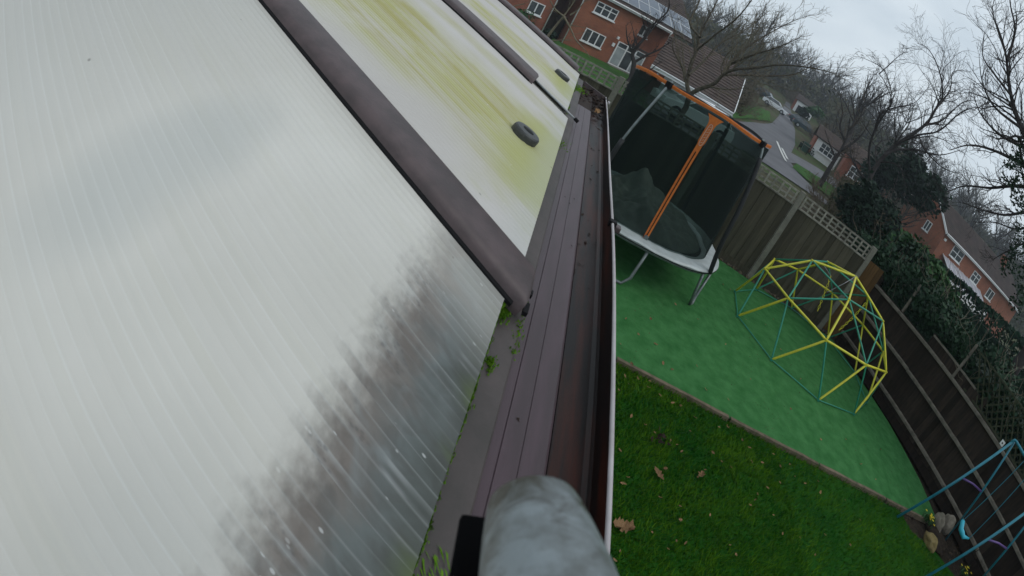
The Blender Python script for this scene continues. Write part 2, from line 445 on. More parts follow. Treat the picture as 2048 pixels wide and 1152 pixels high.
cons = root('conservatory', 'lean-to conservatory roof of opal ribbed plastic sheets with mauve-brown bars and gutter', 'conservatory', (2, -.2, 0))
def roof_panel(name, s0, s1, t0, t1, m, label):
    i0 = math.floor(s0 / FLUTE); i1 = math.ceil(s1 / FLUTE)
    prof = ((0, 0), (.14, -.0010), (.5, -.0014), (.86, -.0010))
    cols = [(max(s0, min(s1, (i + f) * FLUTE)), z) for i in range(i0, i1) for f, z in prof]
    ts = [t0, t0 + .05, t0 + .2, (t0 + t1) / 2, t1]
    vs = []; fs = []; uv = []
    for s, z in cols:
        for t in ts: vs.append(RP(s, t, z)); uv.append((s, t))
    n = len(ts)
    for a in range(len(cols) - 1):
        for k in range(n - 1): fs.append((a * n + k, (a + 1) * n + k, (a + 1) * n + k + 1, a * n + k + 1))
    base = len(vs)
    for s, z in cols:                                   # sheet edge at the eaves, 24 mm deep
        vs.append(RP(s, t0, z)); uv.append((s, t0)); vs.append(RP(s, t0 + .004, -.024)); uv.append((s, t0))
    for a in range(len(cols) - 1):
        q = base + a * 2; fs.append((q, q + 1, q + 3, q + 2))
    b2 = len(vs)
    for s in (s0, s1):
        for t in (t0 + .004, t1): vs.append(RP(s, t, -.024)); uv.append((s, t))
    fs.append((b2, b2 + 1, b2 + 3, b2 + 2))
    inv = FR[cons.name]
    me = bpy.data.meshes.new(name); me.from_pydata([tuple(inv @ v) for v in vs], [], fs); me.update()
    ul = me.uv_layers.new(name='UVMap')
    for lp in me.loops: ul.data[lp.index].uv = uv[lp.vertex_index]
    me.polygons.foreach_set('use_smooth', [True] * len(me.polygons)); me.set_sharp_from_angle(angle=R(50))
    me.materials.append(m)
    o = bpy.data.objects.new(name, me); sc.collection.objects.link(o); o.parent = cons; o['label'] = label
    FR[o.name] = inv
    return o
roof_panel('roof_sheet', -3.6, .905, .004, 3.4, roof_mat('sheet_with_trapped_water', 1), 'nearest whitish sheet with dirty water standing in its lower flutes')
roof_panel('roof_sheet', 1.015, 2.655, -.012, 3.4, roof_mat('sheet_with_yellow_algae', 2), 'middle roof sheet stained by a broad band of yellow algae')
roof_panel('roof_sheet', 2.79, 4.52, .006, 3.4, roof_mat('far_sheet_with_algae', 3), 'farthest roof sheet with a narrower yellow-green stain')

def roof_bar(s0, s1, t0, t1, h, label):
    b = MB(); e = .022
    sec = [(s0, -.012), (s0, h * .55), (s0 + e * .35, h * .86), (s0 + e, h), ((s0 + s1) / 2, h * 1.06), (s1 - e, h), (s1 - e * .35, h * .86), (s1, h * .55), (s1, -.012)]
    A = [RP(s, t0, o) for s, o in sec]; Bq = [RP(s, t1, o) for s, o in sec]
    # rounded lower nose
    nose = [RP(lerp(s, (s0 + s1) / 2, .05), t0 - .012, o * .80 - .002) for s, o in sec]
    i = 0
    for P_, Q_ in ((nose, A), (A, Bq)):
        for k in range(len(sec) - 1): b.quad(P_[k], P_[k + 1], Q_[k + 1], Q_[k])
    b.quad(*nose[::-1]); b.quad(*Bq)
    o = b.build('glazing_bar', m_cap, cons, label=label)
    bm = bmesh.new(); bm.from_mesh(o.data); bmesh.ops.remove_doubles(bm, verts=bm.verts, dist=1e-5); bmesh.ops.recalc_face_normals(bm, faces=bm.faces); bm.to_mesh(o.data); bm.free()
    o.data.polygons.foreach_set('use_smooth', [True] * len(o.data.polygons)); o.data.set_sharp_from_angle(angle=R(50))
    g = MB()                                            # black rubber gasket along the near side
    g.quad(RP(s0 - .006, t0 + .01, .0035), RP(s0 - .006, t1, .0035), RP(s0 + .004, t1, .010), RP(s0 + .004, t0 + .01, .010))
    g.quad(RP(s0 - .006, t0 + .01, -.004), RP(s0 - .006, t1, -.004), RP(s0 - .006, t1, .0035), RP(s0 - .006, t0 + .01, .0035))
    g.quad(RP(s1 - .004, t0 + .01, .007), RP(s1 - .004, t1, .007), RP(s1 + .007, t1, .003), RP(s1 + .007, t0 + .01, .003))
    g.build('gasket', m_black, o)
    return o
bar1 = roof_bar(.885, 1.022, -.022, 3.4, .034, 'wide mauve-brown glazing bar nearest the camera')
bar2 = roof_bar(2.60, 2.80, .256, 3.4, .032, 'glazing bar whose cap has slipped short of the eaves')
bar3 = roof_bar(4.50, 4.70, .055, 3.4, .032, 'end glazing bar at the far verge')
b = MB(); b.tube([RP(2.70, .27, .010), RP(2.742, -.05, .006)], .0055, 8); b.build('bar_core', m_alu, cons, smooth=True)
b = MB(); b.tube([RP(2.741, -.045, .008), RP(2.745, -.070, .006)], .0095, 8); b.build('bar_end_stop', m_black, cons, smooth=True)
b = MB()
for q_, s_ in ((RP(.915, -.046, .002), (.036, .010, .009)), (RP(.975, -.047, .003), (.020, .008, .008)), (RP(1.022, -.040, .004), (.014, .007, .007))):
    b = MB(); b.box(q_, s_); b.build('bar_end_clip', m_black, cons)

# eaves: flashing, foil-covered plank with two grooves, gutter
X0, X1 = -1.2, 4.42
def strip(name, prof, m, x0=X0, x1=X1, par=cons, **kw):
    b = MB()
    for (y0, z0), (y1, z1) in zip(prof, prof[1:]): b.quad((x0, y0, z0), (x1, y0, z0), (x1, y1, z1), (x0, y1, z1))
    return b.build(name, m, par, **kw)
strip('eaves_flashing', [(-.066, 2.196), (-.072, 2.199), (-.123, 2.190), (-.126, 2.186), (-.126, 2.178)], m_flash, x1=4.50)
strip('eaves_plank', [(-.112, 2.179), (-.1420, 2.1775), (-.1428, 2.1755), (-.1436, 2.1755), (-.1444, 2.1772), (-.176, 2.1745), (-.1766, 2.1731), (-.1772, 2.1731), (-.1778, 2.1743), (-.217, 2.1715), (-.222, 2.167), (-.223, 2.10)], m_plank, x1=3.42)
gp = [(-.2245, 2.165), (-.2245, 2.116), (-.230, 2.110), (-.240, 2.107), (-.312, 2.105), (-.322, 2.108), (-.327, 2.114), (-.3325, 2.160)]
gut = strip('gutter', gp, m_gut, smooth='auto')
strip('gutter_back_face', [(-.3405, 2.160), (-.336, 2.095), (-.31, 2.095), (-.2245, 2.099)], m_cap, par=gut)
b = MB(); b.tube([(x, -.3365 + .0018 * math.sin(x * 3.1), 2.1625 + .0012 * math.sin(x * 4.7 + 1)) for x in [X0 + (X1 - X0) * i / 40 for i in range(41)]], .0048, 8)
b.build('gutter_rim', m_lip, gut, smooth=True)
b = MB(); b.prism([(4.40, -.222, 2.104), (4.40, -.336, 2.104), (4.40, -.336, 2.166), (4.40, -.20, 2.19), (4.40, -.13, 2.205), (4.40, -.13, 2.12)], (.018, 0, 0)); b.build('gutter_stop_end', m_cap, gut)
b = MB()
b.box((3.9, -.155, 2.150), (.98, .14, .02)); b.build('eaves_plank_end', m_litter, cons)
for x in (1.715, 4.30):
    b = MB(); b.box((x, -.3365, 2.168), (.026, .020, .006)); b.box((x, -.349, 2.150), (.030, .006, .042)); b.box((x, -.329, 2.158), (.026, .005, .018))
    o = b.build('gutter_bracket', m_black, gut, bevel=.0015)
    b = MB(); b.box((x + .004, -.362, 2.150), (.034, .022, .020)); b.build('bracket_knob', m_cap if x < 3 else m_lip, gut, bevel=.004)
# underside and walls (mostly out of sight)
b = MB(); b.box((1.6, -.165, .30), (5.7, .10, .60)); b.build('dwarf_wall', mat('brown_brick', (.16, .07, .045), .9, (.11, .05, .035), 30), cons)
for x in (-1.2, .2, 1.6, 3.0, 4.4):
    b = MB(); b.box((x, -.165, 1.34), (.09, .08, 1.48)); b.build('window_post', m_cap, cons)
b = MB(); b.box((1.6, -.17, 1.34), (5.6, .02, 1.46)); b.build('window_pane', m_glass, cons)
b = MB(); b.box((1.6, -.155, 2.085), (5.6, .13, .03)); b.build('eaves_beam', m_cap, cons)

# dark plastic ring vents lying on two of the sheets
def vent(s, t, Rr, label):
    b = MB(); n = 28
    prof = [(1., -.004), (1., .014), (.97, .021), (.90, .0255), (.46, .0275), (.42, .025), (.385, .016), (.38, .002)]
    c = RP(s, t)
    for k in range(n):
        a0, a1 = 2 * PI * k / n, 2 * PI * (k + 1) / n
        for (r0, h0), (r1, h1) in zip(prof, prof[1:]):
            P_ = lambda a, r, h: c + (EX * math.cos(a) + RS * math.sin(a)) * r * Rr + RN * h
            b.quad(P_(a0, r0, h0), P_(a1, r0, h0), P_(a1, r1, h1), P_(a0, r1, h1))
    o = b.build('roof_vent', m_rubber, cons, smooth='auto', label=label)
    b = MB(); b.quad(*[c + (EX * math.cos(2 * PI * k / 16) + RS * math.sin(2 * PI * k / 16)) * .38 * Rr + RN * .0025 for k in range(16)])
    b.build('vent_hole', m_black, o)
vent(1.778, .136, .052, 'dark grey ring vent on the middle sheet')
vent(3.590, .132, .056, 'dark grey ring vent on the farthest sheet')

# moss along the sheet edges and at the foot of the first bar
b = MB(); rm = random.Random(4)
def tuft(c, r, h):
    for _ in range(5):
        a = rm.uniform(0, 2 * PI); d = Vector((math.cos(a), math.sin(a), 0)) * r
        e = Vector((-d.y, d.x, 0)) * .5
        b.quad(c + d + e, c + d - e, c - d * .4 + Vector((0, 0, h)) + d * rm.uniform(-.3, 1.2))
def moss_at(x, y, z, n, spread, r=.0022, h=.0045):
    for _ in range(int(n * 2.6)): tuft(Vector((x + rm.gauss(0, spread), y + rm.gauss(0, spread * .35), z)), r * rm.uniform(.6, 1.4), h * rm.uniform(.5, 1.4))
for i in range(1700):
    x = rm.uniform(.18, .92)
    if math.sin(x * 23) + math.sin(x * 51 + 1) * .7 + rm.uniform(-1.6, 1.6) > -.1: tuft(Vector((x, -.0755 + rm.gauss(0, .0022), 2.2015)), rm.uniform(.0010, .0026), rm.uniform(.003, .009))
for i in range(380):
    x = rm.uniform(1.05, 4.45)
    if math.sin(x * 7) + math.sin(x * 17 + 1) * .8 + rm.uniform(-.8, .8) > .35: tuft(Vector((x, -.076 + rm.uniform(-.004, .004), 2.2025)), rm.uniform(.003, .006), rm.uniform(.004, .010))
moss_at(.90, -.072, 2.213, 110, .018); moss_at(.875, -.086, 2.203, 60, .016)
moss_at(.945, -.118, 2.194, 12, .008); moss_at(.86, -.121, 2.190, 14, .02); moss_at(.80, -.123, 2.190, 8, .012)
moss_at(.72, -.090, 2.198, 22, .012); moss_at(2.2, -.082, 2.199, 40, .06); moss_at(3.9, -.09, 2.198, 60, .08, .006)
for i in range(60):                                   # longer blades low in the frame
    x = rm.uniform(.27, .36); y = -.082 - rm.uniform(0, .05); c = Vector((x, y, 2.197)); d = Vector((-rm.uniform(.010, .026), -rm.uniform(.004, .014), .002)); e = Vector((.0019, .0022, 0))
    b.quad(c - e, c + e, c + d)
tag(b.build('moss', m_moss), 'bright green moss growing along the eaves edge of the roof sheets', 'moss', kind='stuff')

def leaf_mesh(name, m, L=1., lobes=4, curl=.25, wid=.28, seed=0):
    "a lobed leaf lying along +X, unit length, curled"
    rl = random.Random(seed); n = lobes * 2 + 1; b = MB(); mid = []; lf = []; rt = []
    for k in range(n + 1):
        u = k / n; wv = math.sin(PI * min(1, u * 1.02)) ** .7 * wid * (1.15 if k % 2 else .62) * rl.uniform(.8, 1.2)
        z = curl * (u - .5) ** 2 * rl.uniform(.8, 1.2)
        mid.append((u - .5, 0, z)); lf.append((u - .5 + .04, wv, z + curl * wv * 1.2 * rl.uniform(.3, 1.3))); rt.append((u - .5 + .04, -wv, z + curl * wv * 1.2 * rl.uniform(-.2, 1.2)))
    for k in range(n): b.quad(mid[k], mid[k + 1], lf[k + 1], lf[k]); b.quad(rt[k], rt[k + 1], mid[k + 1], mid[k])
    b.quad((-.5, .008, 0), (-.5, -.008, 0), (-.72, 0, .05))
    return b.mesh(name, m)
LEAFM = [leaf_mesh('dead_leaf', m_leaf, lobes=3 + k % 3, curl=.3 + .25 * (k % 4), wid=.2 + .05 * (k % 3), seed=k) for k in range(6)]
def put_leaf(p, size, label, group, k=None, name='dead_leaf', rz=None, tilt=.35):
    k = rm.randrange(6) if k is None else k
    o = put(LEAFM[k], name, None, p, (rm.uniform(-tilt, tilt), rm.uniform(-tilt, tilt), rm.uniform(0, 2 * PI) if rz is None else rz), (size,) * 3)
    return tag(o, label, 'leaf', group)

# wet leaves piled at the stopped end of the gutter
b = MB()
for i in range(420):
    x = 4.38 - abs(rm.gauss(0, .42)); y = rm.uniform(-.318, -.09); z = 2.13 + rm.uniform(0, .038) * max(.2, 1 - (4.4 - x) / 1.0) + (.02 if y > -.22 else -.008)
    s = rm.uniform(.012, .03); a = rm.uniform(0, 2 * PI); d = Vector((math.cos(a), math.sin(a), rm.uniform(-.4, .4))) * s; e = Vector((-d.y, d.x, rm.uniform(-.01, .01))) * .5
    c = Vector((x, y, z)); b.quad(c - d, c - e, c + d, c + e)
for i in range(36):
    x = rm.uniform(1.2, 3.6); s = rm.uniform(.006, .016); a = rm.uniform(0, 6.28); d = Vector((math.cos(a), math.sin(a) * .6, .1)) * s; e = Vector((-d.y, d.x, 0)) * .4
    c = Vector((x, rm.uniform(-.315, -.235), 2.109)); b.quad(c - d, c - e, c + d, c + e)
tag(b.build('leaf_litter', m_litter), 'dark wet leaf litter rotting in the far end of the gutter', 'leaf litter', kind='stuff')
put_leaf((3.62, -.268, 2.150), .07, 'single pale pinkish leaf on the dark litter in the gutter', None, 2)
for i in range(5):
    x = rm.uniform(.4, 2.2); o = MB(); p = Vector((x, rm.uniform(-.21, -.15), 2.1755)); o.quad(p, p + Vector((.009, .002, .0015)), p + Vector((.006, .007, .002)))
    tag(o.build('leaf_crumb', m_litter), 'tiny dark crumb of leaf on the mauve eaves plank', 'leaf', 'leaf crumbs on the plank')

# ------------------------------------------------------------------ the tube in front of the lens
pt = root('vacuum_pole', 'scuffed grey metal tube end poking up in front of the gutter', 'pole', (.1, -.06, 2.5))
A_ = CAM + ray(1068, 1018) * .262; B_ = CAM + ray(1093, 1152) * .235; dv = (B_ - A_).normalized()
b = MB(); n = 40
side = dv.cross(Vector((0, 0, 1))).normalized(); upv = side.cross(dv)
prof = [(-.0030, .0178), (-.0026, .0190), (-.0012, .0202), (.002, .0210), (.007, .0218), (.02, .0238), (.045, .0268), (.09, .0295), (.30, .031), (.8, .031)]
def tp(u, k, r):
    a = 2 * PI * u; return A_ + dv * k + (side * math.cos(a) * 1.05 + upv * math.sin(a)) * r
for (k0, r0), (k1, r1) in zip(prof, prof[1:]):
    for j in range(n): b.quad(tp(j / n, k0, r0), tp((j + 1) / n, k0, r0), tp((j + 1) / n, k1, r1), tp(j / n, k1, r1))
b.quad(*[tp(j / n, -.0030, .0178) for j in range(n)][::-1])
o = b.build('tube', m_tube, pt)
ta = o.data.attributes.new('wear', 'FLOAT', 'POINT'); inv_ = FR[pt.name].inverted()
ta.data.foreach_set('value', [max(0., 1 - ((inv_ @ v.co) - A_).dot(dv) / .034) for v in o.data.vertices])
t = m_tube.node_tree; bsd = t.nodes['Principled BSDF']; src = bsd.inputs['Base Color'].links[0].from_socket
at_ = t.nodes.new('ShaderNodeAttribute'); at_.attribute_name = 'wear'
n2 = t.nodes.new('ShaderNodeTexNoise'); n2.inputs['Scale'].default_value = 55; n2.inputs['Detail'].default_value = 8; n2.inputs['Distortion'].default_value = 1.2
tc2 = t.nodes.new('ShaderNodeTexCoord'); t.links.new(tc2.outputs['Object'], n2.inputs['Vector'])
ml = t.nodes.new('ShaderNodeMath'); ml.operation = 'MULTIPLY_ADD'; t.links.new(n2.outputs['Fac'], ml.inputs[0]); ml.inputs[1].default_value = 3.4; ml.inputs[2].default_value = -1.75
ad_ = t.nodes.new('ShaderNodeMath'); ad_.operation = 'ADD'; ad_.use_clamp = True; t.links.new(at_.outputs['Fac'], ad_.inputs[0]); t.links.new(ml.outputs[0], ad_.inputs[1])
mxx = t.nodes.new('ShaderNodeMix'); mxx.data_type = 'RGBA'; t.links.new(ad_.outputs[0], mxx.inputs[0]); t.links.new(src, mxx.inputs[6]); mxx.inputs[7].default_value = (.050, .047, .036, 1)
t.links.new(mxx.outputs[2], bsd.inputs['Base Color'])
bm = bmesh.new(); bm.from_mesh(o.data); bmesh.ops.remove_doubles(bm, verts=bm.verts, dist=1e-5); bm.to_mesh(o.data); bm.free()
o.data.polygons.foreach_set('use_smooth', [True] * len(o.data.polygons))
b = MB(); P0 = CAM + ray(953, 1046) * .30; P1 = CAM + ray(925, 1240) * .25
b.beam(P0, P1, .018, .012, up=(CAM - P0).normalized()); b.build('strap', m_strap, pt, bevel=.003)
# ================================================================== THE GARDEN
def sheet(name, pts, z, m, div=0, kind='structure'):
    b = MB(); b.quad(*[(x, y, z) for x, y in pts]); o = b.build(name, m); o['kind'] = kind; return o
KA, KB = Vector((4.66, -.2, 0)), Vector((4.02, -7.25, 0))            # kerb line
def kx(y): return lerp(KA.x, KB.x, (y - KA.y) / (KB.y - KA.y))
FO = Vector((9.05, -4.5, 0)); FA = R(-104)                            # far fence frame: X to the right along it, Y away
FU = Vector((math.cos(FA), math.sin(FA), 0)); FV = Vector((-FU.y, FU.x, 0))
SO = Vector((5.4, -7.45, 0)); SA = R(15)                              # side fence frame
SU = Vector((math.cos(SA), math.sin(SA), 0)); SV = Vector((-SU.y, SU.x, 0))

# lawn soil, lawn turf and the artificial turf
def side_y(x): return SO.y + (x - SO.x) * math.tan(SA)
fl = FO + FU * (-8.5); fr_ = FO + FU * 2.2
b = MB()
pts = [(kx(1.5) , 1.5), (kx(-7.0), -7.0), (4.1, side_y(4.1) + .42), (5.0, side_y(5.0) + .20), (6.3, side_y(6.3) + .06), (8.40, -6.55), (fr_.x - .08, fr_.y + .08), (fl.x - .08, fl.y)]
sheet('artificial_turf', pts, 0.0, m_turf)
sheet('garden_soil', [(-6, 4), (-6, -9.5), (9, -9.5), (11.5, 4)], -.055, m_soil)
# lawn: green ground sheet with blades
m_lawn = mat('lawn_ground', (.006, .056, .005), .95, (.020, .092, .006), 1.1, detail=9, lo=.3, hi=.72, bump=.6, bscale=90)
sheet('lawn', [(-4, .5), (-4, -8.6), (2.9, -7.55), (3.45, -6.95), (3.72, -6.35), (kx(-6.3) - .04, -6.2), (kx(.5) - .03, .5)], -.030, m_lawn)
m_grass = bpy.data.materials.new('grass_blade'); m_grass.use_nodes = True
t = m_grass.node_tree; bs = t.nodes['Principled BSDF']; bs.inputs['Roughness'].default_value = .9; bs.inputs['Specular IOR Level'].default_value = .02
at_ = t.nodes.new('ShaderNodeAttribute'); at_.attribute_name = 'tint'
rp_ = t.nodes.new('ShaderNodeValToRGB')
for p_, c_ in ((0, (.003, .052, .004, 1)), (.45, (.007, .110, .004, 1)), (.72, (.034, .160, .006, 1)), (1, (.10, .205, .010, 1))):
    e = rp_.color_ramp.elements[0] if p_ == 0 else (rp_.color_ramp.elements[1] if p_ == 1 else rp_.color_ramp.elements.new(p_))
    e.position = p_; e.color = c_
t.links.new(at_.outputs['Fac'], rp_.inputs[0]); t.links.new(rp_.outputs[0], bs.inputs['Base Color'])
from mathutils import noise as mnoise
rg = random.Random(5); vs = []; fs = []; tint = []
def in_bed(x, y): return y < -6.25 and (x > 3.72 - ( -6.35 - y) * .75)
N_BL = 95000
for i in range(N_BL):
    x = rg.uniform(1.0, 4.62); y = rg.uniform(-8.2, -.23)
    if rg.random() < .3: x = 1.2 + 3.4 * rg.random() ** .8; y = -.23 - 3.5 * rg.random()
    if x > kx(y) - .02 or in_bed(x, y) or y < side_y(x) + .3: continue
    q = mnoise.noise(Vector((x * 2.2, y * 2.2, 0))) + .5 * mnoise.noise(Vector((x * 7, y * 7, 3)))
    h = rg.uniform(.02, .05) * (1 + .35 * q); a = rg.uniform(0, 6.283); lean = rg.uniform(.3, 1.3) * h
    wv = rg.uniform(.0035, .0065); k = len(vs)
    ca, sa = math.cos(a), math.sin(a); vs += [(x - sa * wv, y + ca * wv, -.03), (x + sa * wv, y - ca * wv, -.03), (x + ca * lean, y + sa * lean, -.03 + h)]
    fs.append((k, k + 1, k + 2)); tv = max(0, min(1, .36 + .42 * q + rg.gauss(0, .15))); tint += [tv * .7, tv * .7, tv]
me = bpy.data.meshes.new('grass'); me.from_pydata(vs, [], fs); me.update()
a_ = me.attributes.new('tint', 'FLOAT', 'POINT'); a_.data.foreach_set('value', tint); me.materials.append(m_grass)
o = bpy.data.objects.new('grass', me); sc.collection.objects.link(o); tag(o, 'short mossy green lawn grass', 'grass', kind='stuff')

# timber edging between lawn and artificial turf
er = root('lawn_edging', 'worn brown edging strip between the lawn and the artificial turf', 'edging', (KA.x, KA.y, 0))
segs = 5; m_ = MB()
for k in range(segs):
    a = KA.lerp(KB, k / segs + .002); c = KA.lerp(KB, (k + 1) / segs - .002); b = MB()
    n = 14; off = (k % 2) * .006
    for q in range(n):
        P0 = a.lerp(c, q / n); P1 = a.lerp(c, (q + 1) / n)
        w0 = .028 + .007 * mnoise.noise(P0 * 3.1); w1 = .028 + .007 * mnoise.noise(P1 * 3.1); h0 = .016 + .008 * mnoise.noise(P0 * 2.3); h1 = .016 + .008 * mnoise.noise(P1 * 2.3)
        A = [(P0.x - w0 + off, P0.y, -.05), (P0.x - w0 * .8 + off, P0.y, h0), (P0.x + w0 * .8 + off, P0.y, h0), (P0.x + w0 + off, P0.y, -.05)]
        Bq = [(P1.x - w1 + off, P1.y, -.05), (P1.x - w1 * .8 + off, P1.y, h1), (P1.x + w1 * .8 + off, P1.y, h1), (P1.x + w1 + off, P1.y, -.05)]
        for j in range(3): b.quad(A[j], Bq[j], Bq[j + 1], A[j + 1])
    b.build('edging_board', m_kerb, er)

# ---------------------------------------------------------------- far fence: concrete posts, upright boards, trellis
fence = root('close_board_fence', 'grey close-board fence with concrete posts and trellis top across the garden end', 'fence', FO, FA)
FR[fence.name] = (Matrix.Translation(FO) @ Matrix.Rotation(FA, 4, 'Z')).inverted()
def Lbox(name, m, par, c, s, **kw):
    b = MB(); b.box(c, s); return b.build(name, m, par, local=True, **kw)
posts = [-7.48, -5.62, -3.76, -1.88, 0.0, 1.76]
pm = MB(); pm.box((0, 0, .94), (.10, .10, 1.88)); pm.prism([(-.05, -.05, 1.88), (.05, -.05, 1.88), (.05, .05, 1.88), (-.05, .05, 1.88)], (0, 0, .03)); pm = pm.mesh('post', m_post)
for X in posts: put(pm, 'post', fence, (X, .0, 0))
bmesh_ = MB(); bmesh_.box((0, 0, .725), (.122, .016, 1.45)); bdm = bmesh_.mesh('board', m_board)
rail = MB(); rail.box((0, 0, 0), (1.70, .045, .07)); rl_ = rail.mesh('rail', m_board)
cap_ = MB(); cap_.box((0, 0, 0), (1.75, .07, .028)); cpm = cap_.mesh('capping', m_slat)
gbm = MB(); gbm.box((0, 0, .075), (1.76, .028, .15)); gbm = gbm.mesh('gravel_board', m_board)
vsl = MB(); vsl.box((0, 0, .12), (.034, .016, .24)); vsl = vsl.mesh('slat', m_slat)
hsl = MB(); hsl.box((0, 0, 0), (1.74, .018, .034)); hsl = hsl.mesh('slat', m_slat)
rf = random.Random(8)
for X in posts[:-1]:
    Wd = 1.76
    put(gbm, 'gravel_board', fence, (X + .94, .0, 0))
    nb = 15
    for k in range(nb):
        put(bdm, 'board', fence, (X + .055 + .0605 + k * (Wd - .005) / nb, -.004 + .006 * (k % 2) + rf.uniform(-.002, .002), .15), (0, rf.uniform(-.004, .004), R(4)))
    for z in (.45, 1.35): put(rl_, 'rail', fence, (X + .94, .045, z))
    put(cpm, 'capping', fence, (X + .94, 0, 1.615))
    for k in range(12): put(vsl, 'slat', fence, (X + .10 + k * .152 + rf.uniform(-.004, .004), -.010, 1.632), (0, rf.uniform(-.02, .02), 0), (1, 1, 1))
    for z in (1.70, 1.785, 1.865): put(hsl, 'slat', fence, (X + .94, .010, z), (0, rf.uniform(-.006, .006), 0))
obm = MB(); obm.box((0, 0, .8), (.118, .018, 1.6)); obm = obm.mesh('board', m_bboard)
for k in range(3): put(obm, 'board', fence, (1.88 + k * .124, -.03 - .004 * k, .06), (0, 0, R(-3)))
Lbox('rail', m_board, fence, (2.0, .01, 1.4), (.42, .04, .06))
b = MB()
for k in range(60):
    X = rf.uniform(-2.8, 2.1); s = rf.uniform(.015, .05); c = Vector((X, -.055 + rf.uniform(-.03, .02), .008)); b.box(c, (s * 1.5, s, s), Matrix.Rotation(rf.uniform(0, 6), 3, Vector((rf.random(), rf.random(), 1)).normalized()))
b.build('rubble_strip', m_kerb, fence, local=True, kind='stuff')

# ---------------------------------------------------------------- dark side fence: rails towards the garden
sf = root('side_fence', 'dark brown fence with three weathered rails along the right side of the garden', 'fence', SO, SA)
FR[sf.name] = (Matrix.Translation(SO) @ Matrix.Rotation(SA, 4, 'Z')).inverted()
SX0, SX1 = -5.6, 3.22
db = MB(); db.box((0, 0, .70), (.142, .014, 1.40)); dbm = db.mesh('board', m_dboard)
db2 = MB(); db2.box((0, 0, .78), (.142, .014, 1.56)); dbm2 = db2.mesh('board', m_dboard)
k = 0; X = SX0 + .07
while X < SX1 - .05:
    tall = -.1 < X < 1.4
    put(dbm2 if tall else dbm, 'board', sf, (X, -.052 + .008 * (k % 2), .0), (0, rf.uniform(-.006, .006), R(5)))
    X += .138; k += 1
XS = [SX0, -3.9, -2.05, -.2, 1.42, 3.2]
for x0, x1 in zip(XS, XS[1:]):
    for z in (.235, .80, 1.345):
        dz = rf.uniform(-.012, .012); b = MB(); L_ = x1 - x0 - .012
        nn = 6
        for q in range(nn):
            xa, xb = x0 + .006 + L_ * q / nn, x0 + .006 + L_ * (q + 1) / nn; w0 = .045 + .006 * mnoise.noise(Vector((xa * 2, z * 9, 0))); w1 = .045 + .006 * mnoise.noise(Vector((xb * 2, z * 9, 0)))
            A = [(xa, -.038, z - .032 + dz), (xa, w0 - .03, z - .020 + dz), (xa, w0 - .028, z + .022 + dz), (xa, -.038, z + .034 + dz)]
            Bq = [(xb, p[1] + (w1 - w0 if j in (1, 2) else 0), p[2]) for j, p in enumerate(A)]
            for j in range(4): b.quad(A[j], A[(j + 1) % 4], Bq[(j + 1) % 4], Bq[j])
        b.build('rail', m_drail, sf, local=True)
for x in XS:
    b = MB(); b.box((x, -.075, .80), (.085, .04, 1.62)); b.build('post', m_dboard, sf, local=True)
Lbox('capping', m_drail, sf, (1.03, -.045, 1.575), (.80, .06, .03)); Lbox('capping', m_drail, sf, (.35, -.045, 1.57), (.52, .06, .03))
Lbox('gravel_board', m_dboard, sf, (-1.2, -.03, .07), (8.8, .022, .14))
b = MB(); b.beam((.60, -.03, 1.34), (.60, -.03, 2.06), .05, .04, Vector((0, 1, 0))); b.build('trellis_post', m_drail, sf, local=True)
b = MB(); b.beam((2.35, -.09, 1.3), (2.35, -.09, 2.0), .05, .04, Vector((0, 1, 0))); b.build('trellis_post', m_drail, sf, local=True)
# diagonal trellis along the top, nearer end
m_tre = mat('green_stained_trellis', (.055, .06, .035), .85, (.03, .036, .022), 9, rnd=.2)
tx0, tx1, tz0, tz1 = -5.4, .50, 1.43, 2.0
for sgn in (1, -1):
    x = tx0 - (.6 if sgn > 0 else 0)
    while x < tx1 + (.6 if sgn < 0 else 0):
        a = Vector((x, -.062 + .012 * sgn, tz0)); e = Vector((x + sgn * (tz1 - tz0), -.062 + .012 * sgn, tz1))
        for q0, q1 in ((tx0, tx1),):
            if min(a.x, e.x) > q0 - .02 and max(a.x, e.x) < q1 + .02:
                b = MB(); b.beam(a, e, .026, .010, Vector((0, 1, 0))); b.build('slat', m_tre, sf, local=True)
        x += .155
Lbox('trellis_rail', m_tre, sf, ((tx0 + tx1) / 2, -.06, tz1 + .01), (tx1 - tx0, .034, .03)); Lbox('trellis_rail', m_tre, sf, ((tx0 + tx1) / 2, -.06, tz0 - .012), (tx1 - tx0, .034, .03))
# small white plate nailed on the fence
pl_ = root('fence_plate', 'small white plate with a black dot fixed to the side fence by the swing', 'plate', SO + SU * (-.98) + SV * .02 + Vector((0, 0, 1.44)), SA)
Lbox('plate', m_white, pl_, (0, 0, 0), (.085, .008, .085)); b = MB(); b.tube([(-.0, .0045, .0), (-.0, .0085, .0)], .014, 10); b.build('dot', m_black, pl_, local=True)

